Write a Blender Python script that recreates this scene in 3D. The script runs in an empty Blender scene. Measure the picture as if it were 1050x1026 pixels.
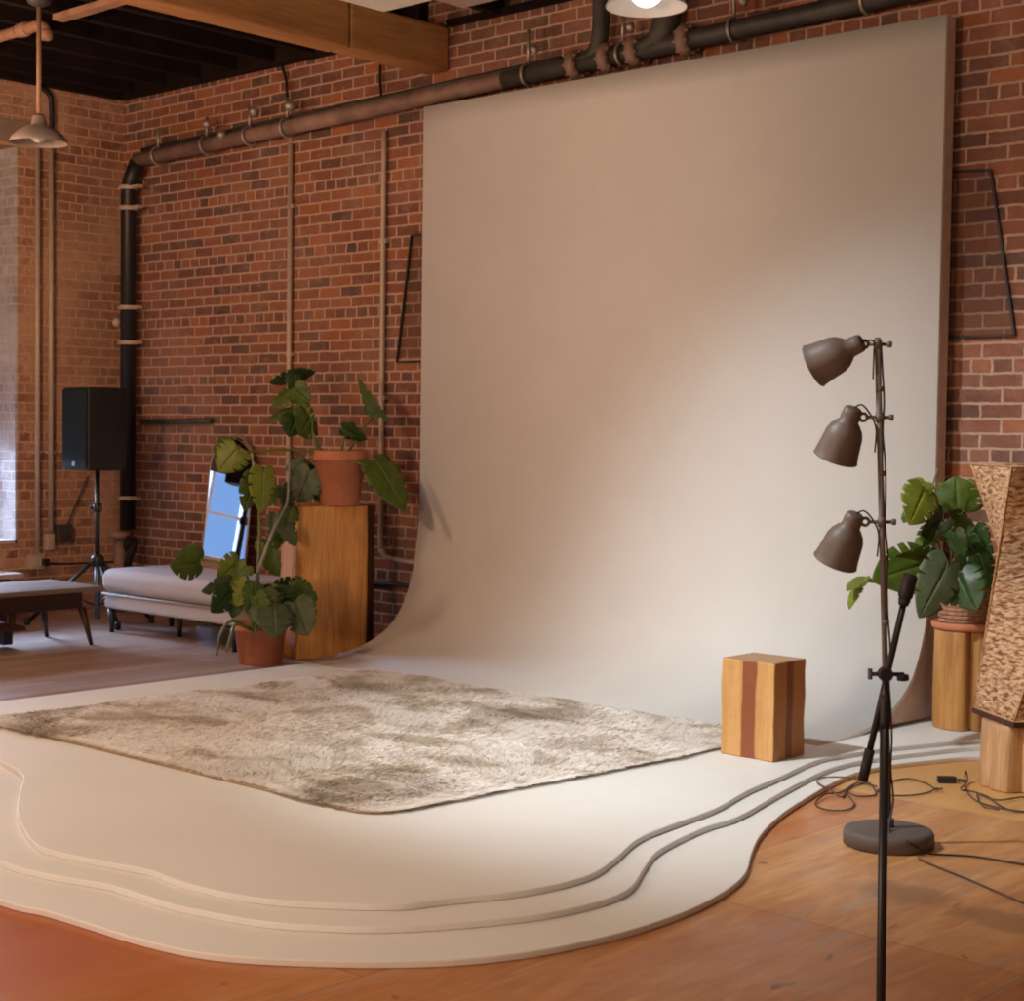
import bpy, bmesh, math, random
from mathutils import Vector, Matrix, noise
# measured positions in metres: X along the brick wall, Y towards it, Z up
TIER_ONE = [(-4.259, 2.464), (-4.076, 2.498), (-3.864, 2.518), (-3.705, 2.530), (-3.505, 2.567), (-3.363, 2.630), (-3.195, 2.753), (-3.053, 2.883), (-2.925, 3.043), (-2.833, 3.246), (-2.779, 3.513), (-2.773, 3.774), (-2.808, 4.017), (-2.881, 4.247), (-3.013, 4.479), (-3.137, 4.721), (-3.258, 5.046), (-3.353, 5.403), (-3.417, 5.686), (-3.439, 5.904), (-3.418, 6.121), (-3.340, 6.347), (-3.252, 6.529)]
TIER_TWO = [(-4.583, 2.651), (-4.385, 2.661), (-4.241, 2.699), (-4.102, 2.736), (-3.925, 2.743), (-3.764, 2.756), (-3.514, 2.826), (-3.355, 2.922), (-3.223, 3.042), (-3.102, 3.224), (-3.003, 3.439), (-2.970, 3.659), (-3.001, 3.827), (-3.113, 4.037), (-3.209, 4.243), (-3.279, 4.579), (-3.291, 4.808), (-3.397, 5.231), (-3.492, 5.660), (-3.510, 5.915), (-3.469, 6.161), (-3.404, 6.379), (-3.306, 6.636)]
TIER_THREE = [(-5.877, 3.400), (-5.574, 3.319), (-5.316, 3.154), (-5.016, 2.968), (-4.655, 2.807), (-4.488, 2.789), (-4.267, 2.832), (-4.106, 2.870), (-3.922, 2.861), (-3.704, 2.896), (-3.532, 2.973), (-3.326, 3.139), (-3.250, 3.296), (-3.151, 3.520), (-3.123, 3.753), (-3.182, 3.961), (-3.293, 4.226), (-3.332, 4.448), (-3.370, 4.775), (-3.454, 5.093), (-3.514, 5.424), (-3.586, 5.810), (-3.556, 6.046), (-3.496, 6.291), (-3.420, 6.496), (-3.342, 6.707)]
LEAVES_UPPER = [((-7.805, 6.577, 1.730), (-7.994, 6.469, 1.674), 0.55, 0, 0.90), ((-7.828, 6.557, 1.735), (-7.744, 6.635, 1.749), 0.80, 0, 1.00), ((-7.798, 6.516, 1.728), (-7.816, 6.494, 1.619), 0.80, 0, 0.30), ((-7.760, 6.478, 1.642), (-7.687, 6.541, 1.560), 0.95, 1, 0.30), ((-7.846, 6.534, 1.621), (-7.936, 6.446, 1.529), 0.80, 1, 0.80), ((-7.820, 6.482, 1.487), (-7.986, 6.464, 1.462), 0.60, 1, 0.90), ((-7.763, 6.466, 1.487), (-7.671, 6.545, 1.381), 1.10, 1, 0.20), ((-7.710, 6.446, 1.463), (-7.736, 6.415, 1.344), 1.10, 0, 0.40), ((-7.683, 6.539, 1.465), (-7.654, 6.423, 1.357), 1.10, 1, 0.50), ((-7.467, 6.873, 1.483), (-7.622, 6.881, 1.713), 0.35, 1, 0.90), ((-7.442, 6.833, 1.566), (-7.358, 6.903, 1.435), 0.42, 3, 1.00), ((-7.531, 6.674, 1.396), (-7.419, 6.774, 1.338), 0.62, 0, 0.70), ((-7.514, 6.691, 1.414), (-7.467, 6.730, 1.349), 0.90, 0, 0.30), ((-7.300, 6.739, 1.198), (-7.090, 6.779, 0.910), 0.52, 1, 0.50), ((-7.344, 6.764, 1.173), (-7.265, 6.823, 0.937), 0.50, 3, 0.80), ((-7.632, 6.499, 1.144), (-7.677, 6.446, 0.941), 0.90, 3, 0.40), ((-7.651, 6.546, 1.095), (-7.610, 6.575, 0.941), 0.80, 0, 0.50), ((-7.830, 6.524, 1.199), (-7.730, 6.613, 1.165), 0.50, 3, 0.60), ((-7.691, 6.580, 1.130), (-7.784, 6.488, 1.032), 0.70, 0, 0.50), ((-7.699, 6.508, 1.190), (-7.785, 6.426, 1.141), 0.70, 3, 0.40)]
LEAVES_FLOOR = [((-7.738, 5.759, 0.609), (-7.784, 5.580, 0.598), 0.95, 1, 0.45), ((-7.802, 5.771, 0.644), (-7.837, 5.672, 0.670), 0.80, 1, 0.60), ((-7.765, 6.044, 1.272), (-7.841, 5.967, 1.132), 0.95, 2, 0.25), ((-7.828, 6.057, 1.300), (-7.934, 6.022, 1.211), 0.90, 1, 0.50), ((-7.599, 6.052, 1.115), (-7.642, 6.001, 0.908), 0.60, 1, 0.50), ((-7.527, 6.052, 1.151), (-7.526, 6.039, 0.900), 0.55, 2, 0.40), ((-7.547, 6.098, 1.092), (-7.508, 6.126, 0.944), 0.60, 1, 0.70), ((-7.605, 6.236, 0.868), (-7.607, 6.223, 0.681), 0.75, 3, 0.30), ((-7.556, 6.284, 0.915), (-7.584, 6.249, 0.752), 0.70, 1, 0.60), ((-7.629, 6.138, 0.725), (-7.599, 6.158, 0.598), 0.80, 2, 0.40), ((-7.536, 5.878, 0.622), (-7.542, 5.730, 0.517), 0.75, 2, 0.40), ((-7.462, 5.876, 0.604), (-7.540, 5.798, 0.479), 0.65, 1, 0.50), ((-7.529, 5.810, 0.502), (-7.565, 5.638, 0.465), 0.60, 3, 0.70), ((-7.515, 5.820, 0.468), (-7.520, 5.673, 0.344), 0.70, 0, 0.40), ((-7.411, 5.851, 0.519), (-7.455, 5.802, 0.373), 0.70, 2, 0.30), ((-7.338, 5.849, 0.502), (-7.324, 5.784, 0.341), 0.70, 1, 0.50), ((-7.312, 5.871, 0.469), (-7.234, 5.796, 0.282), 0.72, 3, 0.25), ((-7.358, 5.964, 0.471), (-7.320, 5.992, 0.337), 0.80, 1, 0.40), ((-7.411, 6.051, 0.450), (-7.462, 6.005, 0.484), 0.80, 1, 0.50), ((-7.315, 6.001, 0.427), (-7.209, 6.101, 0.463), 0.75, 0, 0.50), ((-7.403, 6.058, 0.462), (-7.389, 6.209, 0.499), 0.70, 0, 0.70), ((-7.220, 5.882, 0.387), (-7.127, 5.822, 0.223), 0.85, 3, 0.20), ((-7.209, 6.029, 0.400), (-7.106, 6.045, 0.218), 0.85, 3, 0.20), ((-7.325, 6.133, 0.514), (-7.225, 6.218, 0.397), 0.55, 1, 0.70), ((-7.344, 6.040, 0.388), (-7.291, 6.084, 0.299), 0.70, 0, 0.50), ((-7.488, 5.842, 0.424), (-7.508, 5.816, 0.300), 0.70, 0, 0.50), ((-7.539, 6.226, 0.813), (-7.483, 6.270, 0.698), 0.70, 3, 0.50), ((-7.571, 6.193, 0.766), (-7.608, 6.151, 0.626), 0.60, 1, 0.60), ((-7.634, 6.287, 1.041), (-7.584, 6.323, 0.878), 0.60, 0, 0.70), ((-7.540, 6.081, 0.669), (-7.475, 6.132, 0.532), 0.70, 1, 0.50), ((-7.296, 5.816, 0.441), (-7.231, 5.864, 0.254), 0.60, 1, 0.50), ((-7.470, 5.856, 0.391), (-7.538, 5.796, 0.423), 0.60, 1, 0.70)]
LEAVES_RIGHT = [((-3.527, 6.533, 1.198), (-3.556, 6.434, 1.122), 0.75, 2, 0.50), ((-3.501, 6.486, 1.165), (-3.496, 6.347, 1.016), 0.72, 2, 0.35), ((-3.547, 6.507, 1.077), (-3.539, 6.375, 1.022), 0.50, 1, 0.70), ((-3.465, 6.718, 1.079), (-3.474, 6.718, 1.223), 1.30, 1, 0.15), ((-3.479, 6.773, 1.082), (-3.579, 6.756, 1.193), 0.50, 2, 0.60), ((-3.473, 6.779, 1.082), (-3.469, 6.858, 1.213), 0.60, 2, 0.50), ((-3.463, 6.581, 1.036), (-3.481, 6.425, 0.972), 0.70, 0, 0.70), ((-3.494, 6.551, 1.001), (-3.508, 6.462, 0.866), 0.60, 1, 0.60), ((-3.483, 6.699, 1.040), (-3.401, 6.772, 0.989), 0.80, 1, 0.60), ((-3.400, 6.569, 1.005), (-3.461, 6.510, 0.953), 0.80, 3, 0.50), ((-3.354, 6.679, 1.003), (-3.313, 6.712, 0.909), 0.80, 0, 0.60), ((-3.360, 6.602, 0.937), (-3.293, 6.658, 0.845), 0.80, 0, 0.40), ((-3.375, 6.523, 0.982), (-3.340, 6.549, 0.873), 0.75, 0, 0.50), ((-3.433, 6.394, 0.849), (-3.527, 6.100, 0.784), 0.62, 1, 0.30), ((-3.452, 6.446, 0.871), (-3.509, 6.259, 0.885), 0.50, 1, 0.60), ((-3.451, 6.377, 0.832), (-3.466, 6.290, 0.743), 0.60, 1, 0.60), ((-3.341, 6.411, 0.854), (-3.376, 6.231, 0.630), 0.55, 3, 0.30), ((-3.382, 6.439, 0.816), (-3.403, 6.414, 0.707), 0.60, 0, 0.60), ((-3.303, 6.444, 0.813), (-3.204, 6.417, 0.664), 0.85, 0, 0.25), ((-3.290, 6.595, 0.882), (-3.254, 6.620, 0.739), 0.70, 0, 0.50), ((-3.327, 6.560, 0.864), (-3.337, 6.477, 0.758), 0.70, 0, 0.50), ((-3.456, 6.517, 0.983), (-3.497, 6.474, 0.892), 0.60, 0, 0.60), ((-3.323, 6.638, 0.972), (-3.280, 6.669, 0.811), 0.55, 0, 0.60), ((-3.453, 6.446, 0.896), (-3.503, 6.400, 0.878), 0.70, 1, 0.50), ((-3.598, 6.172, 0.791), (-3.578, 5.983, 0.746), 0.32, 2, 0.80), ((-3.599, 6.143, 0.784), (-3.572, 5.999, 0.667), 0.34, 2, 0.90)]
STEMS_UPPER = [[(-7.516, 6.608, 1.182), (-7.570, 6.561, 1.240), (-7.677, 6.397, 1.268), (-7.740, 6.134, 1.255), (-7.765, 6.044, 1.266)], [(-7.575, 6.621, 1.168), (-7.646, 6.563, 1.304), (-7.680, 6.537, 1.393), (-7.779, 6.525, 1.572), (-7.832, 6.553, 1.717)], [(-7.566, 6.629, 1.168), (-7.630, 6.573, 1.227), (-7.691, 6.530, 1.453), (-7.802, 6.499, 1.488)], [(-7.500, 6.555, 1.194), (-7.376, 6.602, 1.208), (-7.297, 6.737, 1.139), (-7.236, 6.762, 1.057)], [(-7.532, 6.661, 1.193), (-7.480, 6.789, 1.397), (-7.468, 6.874, 1.495)], [(-7.541, 6.653, 1.193), (-7.528, 6.673, 1.324), (-7.514, 6.691, 1.408)], [(-7.592, 6.604, 1.168), (-7.712, 6.565, 1.213), (-7.697, 6.507, 1.142)], [(-7.516, 6.608, 1.182), (-7.405, 6.643, 1.219), (-7.308, 6.730, 1.186)]]
STEMS_FLOOR = [[(-7.446, 5.937, 0.217), (-7.495, 5.975, 0.483), (-7.500, 6.049, 0.678), (-7.535, 6.163, 0.844), (-7.551, 6.250, 0.951), (-7.610, 6.312, 1.099), (-7.648, 6.351, 1.192)], [(-7.454, 5.929, 0.217), (-7.506, 5.897, 0.487), (-7.602, 5.816, 0.609), (-7.743, 5.756, 0.626)], [(-7.446, 5.937, 0.234), (-7.566, 6.058, 0.703), (-7.575, 6.063, 0.932), (-7.574, 6.076, 1.132)], [(-7.430, 5.953, 0.234), (-7.379, 5.940, 0.381), (-7.316, 6.002, 0.449), (-7.321, 6.136, 0.503)], [(-7.471, 5.915, 0.234), (-7.468, 5.785, 0.295), (-7.474, 5.707, 0.222), (-7.486, 5.690, 0.100)], [(-7.463, 5.922, 0.234), (-7.451, 5.800, 0.273), (-7.432, 5.744, 0.195), (-7.446, 5.728, 0.123)], [(-7.447, 5.938, 0.262), (-7.441, 5.889, 0.492), (-7.551, 5.862, 0.588)], [(-7.430, 5.953, 0.234), (-7.276, 5.899, 0.392), (-7.214, 5.891, 0.442)], [(-7.413, 5.968, 0.235), (-7.275, 6.034, 0.355), (-7.205, 6.033, 0.411)]]
STEMS_RIGHT = [[(-3.475, 6.751, 0.643), (-3.475, 6.699, 0.909), (-3.492, 6.761, 1.082)], [(-3.482, 6.745, 0.643), (-3.512, 6.603, 0.998), (-3.505, 6.548, 1.130), (-3.475, 6.556, 1.259)], [(-3.505, 6.548, 1.121), (-3.526, 6.532, 1.172)], [(-3.488, 6.739, 0.643), (-3.443, 6.454, 0.858), (-3.495, 6.337, 0.840), (-3.560, 6.206, 0.775), (-3.603, 6.166, 0.783)], [(-3.475, 6.751, 0.643), (-3.399, 6.634, 0.917), (-3.354, 6.679, 1.003)], [(-3.475, 6.751, 0.643), (-3.362, 6.524, 0.796), (-3.300, 6.447, 0.821)], [(-3.482, 6.745, 0.643), (-3.364, 6.456, 0.821)], [(-3.462, 6.763, 0.643), (-3.332, 6.624, 0.857), (-3.291, 6.595, 0.890)]]
CORD_TANGLE = [(-3.264, 5.672, 0.030), (-3.347, 5.642, 0.045), (-3.453, 5.633, 0.030), (-3.423, 5.534, 0.030), (-3.333, 5.490, 0.020), (-3.271, 5.473, 0.006), (-3.337, 5.627, 0.006), (-3.329, 5.763, 0.006), (-3.207, 5.612, 0.006), (-3.237, 5.532, 0.006), (-3.291, 5.535, 0.012), (-3.178, 5.403, 0.006), (-3.148, 5.297, 0.006), (-3.199, 5.245, 0.006), (-3.282, 5.296, 0.006), (-3.327, 5.437, 0.014), (-3.322, 5.543, 0.006), (-3.367, 5.751, 0.006), (-3.263, 5.715, 0.012)]
CORD_LOOP = [(-3.231, 5.661, 0.006), (-3.278, 5.842, 0.006), (-3.265, 5.961, 0.006), (-3.178, 5.946, 0.006), (-3.078, 5.855, 0.008), (-3.062, 5.872, 0.012)]
CORD_RETURN = [(-3.217, 5.637, 0.012), (-3.152, 5.643, 0.006), (-3.099, 5.699, 0.006), (-3.079, 5.793, 0.006), (-3.078, 5.855, 0.012), (-3.045, 5.838, 0.016)]
CORD_STUMP = [(-3.010, 5.925, 0.012), (-3.060, 6.081, 0.012), (-3.070, 6.082, 0.050), (-3.026, 5.998, 0.006), (-2.884, 5.799, 0.006), (-2.737, 5.742, 0.006), (-2.585, 5.785, 0.006)]
CORD_STUMP_LOOP = [(-2.980, 5.867, 0.018), (-2.936, 5.902, 0.012), (-2.817, 5.842, 0.010), (-2.766, 5.967, 0.010), (-2.679, 5.916, 0.006), (-2.668, 5.744, 0.006), (-2.745, 5.742, 0.012), (-2.871, 5.870, 0.012), (-2.927, 5.900, 0.006), (-2.804, 5.703, 0.012), (-2.729, 5.678, 0.014)]
LAMP_CORD = [(-2.756, 4.920, 0.060), (-2.667, 4.879, 0.050), (-2.617, 4.921, 0.012), (-2.581, 4.955, 0.006), (-2.488, 5.013, 0.006), (-2.328, 5.036, 0.006), (-2.178, 5.070, 0.006)]
CORD_FRONT = [(-2.610, 4.855, 0.006), (-2.521, 4.807, 0.006), (-2.387, 4.746, 0.006), (-2.254, 4.677, 0.006), (-2.090, 4.594, 0.006), (-1.904, 4.510, 0.006)]
# ----------------------------------------------------------------------------- helpers
SC = bpy.context.scene
COL = SC.collection
ORG = {}
V = Vector
rnd = random.Random(7)

class MB:
    """collects shapes in world coordinates; build() links them as ONE mesh object"""
    def __init__(s): s.v = []; s.f = []; s.sm = []
    def add(s, vs, fs, smooth=False):
        n = len(s.v); s.v += [tuple(p) for p in vs]
        s.f += [tuple(i+n for i in f) for f in fs]; s.sm += [smooth]*len(fs)
        return s
    def box(s, lo, hi):
        x0,y0,z0 = lo; x1,y1,z1 = hi
        vs = [(x0,y0,z0),(x1,y0,z0),(x1,y1,z0),(x0,y1,z0),(x0,y0,z1),(x1,y0,z1),(x1,y1,z1),(x0,y1,z1)]
        return s.add(vs, [(0,3,2,1),(4,5,6,7),(0,1,5,4),(1,2,6,5),(2,3,7,6),(3,0,4,7)])
    def obox(s, c, ax, ay, az, dx, dy, dz):
        c,ax,ay,az = V(c),V(ax),V(ay),V(az); vs = []
        for k in (-1,1):
            for i,j in ((-1,-1),(1,-1),(1,1),(-1,1)):
                vs.append(c+ax*dx*i/2+ay*dy*j/2+az*dz*k/2)
        return s.add(vs, [(0,3,2,1),(4,5,6,7),(0,1,5,4),(1,2,6,5),(2,3,7,6),(3,0,4,7)])
    def bar(s, a, b, w, h, up=(0,0,1)):
        a,b = V(a),V(b); d = (b-a); l = d.length; d.normalize(); up = V(up)
        x = d.cross(up)
        if x.length < 1e-4: x = d.cross(V((1,0,0)))
        x.normalize(); u = x.cross(d)
        return s.obox((a+b)/2, x, d, u, w, l, h)
    def tube(s, pts, r, seg=10, cap=True):
        pts = [V(p) for p in pts]; n = len(pts)
        rs = r if isinstance(r,(list,tuple)) else [r]*n
        t0 = (pts[1]-pts[0]).normalized()
        u = t0.orthogonal().normalized(); vs = []; fs = []
        prev = t0
        for i,p in enumerate(pts):
            t = ((pts[min(i+1,n-1)]-pts[max(i-1,0)])).normalized()
            q = prev.rotation_difference(t); u = (q@u); u = (u - t*u.dot(t)).normalized(); prev = t
            w = t.cross(u)
            for k in range(seg):
                a = 2*math.pi*k/seg
                vs.append(p + (u*math.cos(a)+w*math.sin(a))*rs[i])
        for i in range(n-1):
            for k in range(seg):
                k2 = (k+1)%seg
                fs.append((i*seg+k, i*seg+k2, (i+1)*seg+k2, (i+1)*seg+k))
        s.add(vs, fs, True)
        if cap:
            m = len(s.v)-len(vs)
            s.f.append(tuple(m+k for k in reversed(range(seg)))); s.sm.append(False)
            s.f.append(tuple(m+(n-1)*seg+k for k in range(seg))); s.sm.append(False)
        return s
    def lathe(s, prof, o, ax=(0,0,1), seg=32, cap=True, wob=None):
        """prof: list of (radius, height along axis)"""
        o,ax = V(o),V(ax).normalized(); u = ax.orthogonal().normalized()
        if abs(ax.z) > .999: u = V((1,0,0))
        w = ax.cross(u); vs = []; fs = []
        n = len(prof)
        for i,(r,h) in enumerate(prof):
            for k in range(seg):
                a = 2*math.pi*k/seg; rr = r*(wob(a,h) if wob else 1)
                vs.append(o+ax*h+(u*math.cos(a)+w*math.sin(a))*rr)
        for i in range(n-1):
            for k in range(seg):
                k2 = (k+1)%seg
                fs.append((i*seg+k, i*seg+k2, (i+1)*seg+k2, (i+1)*seg+k))
        s.add(vs, fs, True)
        if cap:
            m = len(s.v)-len(vs)
            if prof[0][0] > 1e-4: s.f.append(tuple(m+k for k in reversed(range(seg)))); s.sm.append(False)
            if prof[-1][0] > 1e-4: s.f.append(tuple(m+(n-1)*seg+k for k in range(seg))); s.sm.append(False)
        return s
    def prism(s, outline, z0, z1):
        """outline: list of (x, y), extruded from z0 to z1"""
        n = len(outline)
        a = sum(outline[i][0]*outline[(i+1)%n][1]-outline[(i+1)%n][0]*outline[i][1] for i in range(n))
        if a < 0: outline = outline[::-1]
        vs = [(x,y,z0) for x,y in outline]+[(x,y,z1) for x,y in outline]
        fs = [tuple(reversed(range(n))), tuple(range(n,2*n))]
        fs += [(i,(i+1)%n,n+(i+1)%n,n+i) for i in range(n)]
        return s.add(vs, fs)
    def sweep(s, prof, a, b, closed=True):
        """prof list of (y, z) swept along X from a to b"""
        n = len(prof)
        vs = [(a,y,z) for y,z in prof]+[(b,y,z) for y,z in prof]
        fs = [(i,(i+1)%n,n+(i+1)%n,n+i) for i in range(n)]
        fs += [tuple(reversed(range(n))), tuple(range(n,2*n))]
        return s.add(vs, fs)
    def torus(s, c, ax, R, r, seg=24, sub=8):
        c,ax = V(c),V(ax).normalized(); u = ax.orthogonal().normalized(); w = ax.cross(u)
        pts = [c+(u*math.cos(2*math.pi*k/seg)+w*math.sin(2*math.pi*k/seg))*R for k in range(seg)]
        vs = []; fs = []
        for k,p in enumerate(pts):
            d = (p-c).normalized()
            for j in range(sub):
                a = 2*math.pi*j/sub
                vs.append(p+(d*math.cos(a)+ax*math.sin(a))*r)
        for k in range(seg):
            for j in range(sub):
                fs.append((k*sub+j, ((k+1)%seg)*sub+j, ((k+1)%seg)*sub+(j+1)%sub, k*sub+(j+1)%sub))
        return s.add(vs, fs, True)
    def ball(s, c, r, seg=16, squash=1):
        n = seg//2
        return s.lathe([(max(1e-5,r*math.sin(math.pi*i/n)), -r*squash*math.cos(math.pi*i/n)) for i in range(n+1)], c, (0,0,1), seg, False)
    def build(s, name, m, parent=None, bevel=0, bseg=2, org=None, smooth_angle=None):
        if parent is not None: o0 = ORG[parent.name]
        elif org is not None: o0 = V(org)
        else:
            xs = [p[0] for p in s.v]; ys = [p[1] for p in s.v]; zs = [p[2] for p in s.v]
            o0 = V(((min(xs)+max(xs))/2,(min(ys)+max(ys))/2,min(zs)))
        me = bpy.data.meshes.new(name)
        me.from_pydata([tuple(V(p)-o0) for p in s.v], [], s.f)
        for p,q in zip(me.polygons, s.sm): p.use_smooth = q
        me.materials.append(m); me.update()
        bm = bmesh.new(); bm.from_mesh(me)
        bmesh.ops.recalc_face_normals(bm, faces=bm.faces); bm.to_mesh(me); bm.free()
        o = bpy.data.objects.new(name, me); COL.objects.link(o)
        if parent is not None: o.parent = parent
        else: o.location = o0
        ORG[o.name] = o0
        if bevel:
            b = o.modifiers.new('bevel','BEVEL'); b.width = bevel; b.segments = bseg; b.limit_method = 'ANGLE'; b.angle_limit = math.radians(35)
            if bseg > 2:
                for p in me.polygons: p.use_smooth = True
                w = o.modifiers.new('wn','WEIGHTED_NORMAL'); w.keep_sharp = True
        return o

def thing(name, loc, label, cat, group=None):
    o = bpy.data.objects.new(name, None); COL.objects.link(o); o.location = loc; o.empty_display_size = .1
    ORG[o.name] = V(loc); return tag(o, label, cat, group)
def tag(o, label, cat, group=None):
    o['label'] = label; o['category'] = cat
    if group: o['group'] = group
    return o
def struct(o): o['kind'] = 'structure'; return o

def smooth_path(pts, n=6, closed=False):
    """Catmull-Rom through the points"""
    P = [V(p) for p in pts]; out = []
    for i in range(len(P)-1):
        p0 = P[max(i-1,0)]; p1 = P[i]; p2 = P[i+1]; p3 = P[min(i+2,len(P)-1)]
        for k in range(n):
            t = k/n
            out.append(.5*((2*p1)+(p2-p0)*t+(2*p0-5*p1+4*p2-p3)*t*t+(3*p1-p0-3*p2+p3)*t**3))
    out.append(P[-1]); return out

# ----------------------------------------------------------------------------- materials
class NT:
    def __init__(s, name):
        s.m = bpy.data.materials.new(name); s.m.use_nodes = True
        s.t = s.m.node_tree; s.n = s.t.nodes; s.l = s.t.links
        s.b = s.n['Principled BSDF']; s.out = s.n['Material Output']
    def node(s, typ, **kw):
        n = s.n.new(typ)
        for k,v in kw.items():
            if k.startswith('i_'):
                n.inputs[k[2:].replace('_',' ')].default_value = v
            else: setattr(n,k,v)
        return n
    def link(s, a, b): s.l.new(a,b)
    def coords(s, scale=(1,1,1), rot=(0,0,0), loc=(0,0,0)):
        tc = s.node('ShaderNodeTexCoord'); mp = s.node('ShaderNodeMapping')
        mp.inputs['Scale'].default_value = scale; mp.inputs['Rotation'].default_value = rot; mp.inputs['Location'].default_value = loc
        s.link(tc.outputs['Object'], mp.inputs['Vector']); return mp.outputs['Vector']
    def noise(s, vec, scale, detail=4, rough=.55, dist=0):
        n = s.node('ShaderNodeTexNoise'); n.inputs['Scale'].default_value = scale; n.inputs['Detail'].default_value = detail
        n.inputs['Roughness'].default_value = rough; n.inputs['Distortion'].default_value = dist
        s.link(vec, n.inputs['Vector']); return n.outputs['Fac']
    def ramp(s, fac, stops, interp='LINEAR'):
        r = s.node('ShaderNodeValToRGB'); e = r.color_ramp; e.interpolation = interp
        while len(e.elements) < len(stops): e.elements.new(.5)
        for el,(p,c) in zip(e.elements, stops):
            el.position = p; el.color = (c[0],c[1],c[2],1) if isinstance(c,(tuple,list)) else (c,c,c,1)
        s.link(fac, r.inputs['Fac']); return r.outputs['Color']
    def mix(s, fac, a, b, blend='MIX'):
        m = s.node('ShaderNodeMix'); m.data_type = 'RGBA'; m.blend_type = blend
        for sock,val in ((m.inputs['Factor'],fac),(m.inputs['A'],a),(m.inputs['B'],b)):
            pass
        ins = {i.identifier:i for i in m.inputs}
        for key,val in (('Factor_Float',fac),('A_Color',a),('B_Color',b)):
            if hasattr(val,'is_linked') or hasattr(val,'links'): s.link(val, ins[key])
            elif isinstance(val,(tuple,list)): ins[key].default_value = (val[0],val[1],val[2],1)
            else: ins[key].default_value = val
        return [o for o in m.outputs if o.identifier=='Result_Color'][0]
    def math(s, op, a, b=0, clamp=False):
        m = s.node('ShaderNodeMath'); m.operation = op; m.use_clamp = clamp
        for i,val in enumerate((a,b)):
            if hasattr(val,'links'): s.link(val, m.inputs[i])
            else: m.inputs[i].default_value = val
        return m.outputs[0]
    def bump(s, h, strength=.3, dist=.01):
        b = s.node('ShaderNodeBump'); b.inputs['Strength'].default_value = strength; b.inputs['Distance'].default_value = dist
        s.link(h, b.inputs['Height']); s.link(b.outputs['Normal'], s.b.inputs['Normal'])
    def done(s, col=None, rough=.5, metal=0, spec=.5):
        if col is not None:
            if hasattr(col,'links'): s.link(col, s.b.inputs['Base Color'])
            else: s.b.inputs['Base Color'].default_value = (*col,1)
        if hasattr(rough,'links'): s.link(rough, s.b.inputs['Roughness'])
        else: s.b.inputs['Roughness'].default_value = rough
        s.b.inputs['Metallic'].default_value = metal
        s.b.inputs['Specular IOR Level'].default_value = spec
        return s.m

def plain(name, col, rough=.5, metal=0, spec=.5, var=.12, scale=14):
    t = NT(name); f = t.noise(t.coords(), scale, 5)
    c0 = tuple(c*(1-var) for c in col); c1 = tuple(min(1,c*(1+var)) for c in col)
    c = t.ramp(f, [(.3,c0),(.7,c1)]); return t.done(c, rough, metal, spec)

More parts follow.
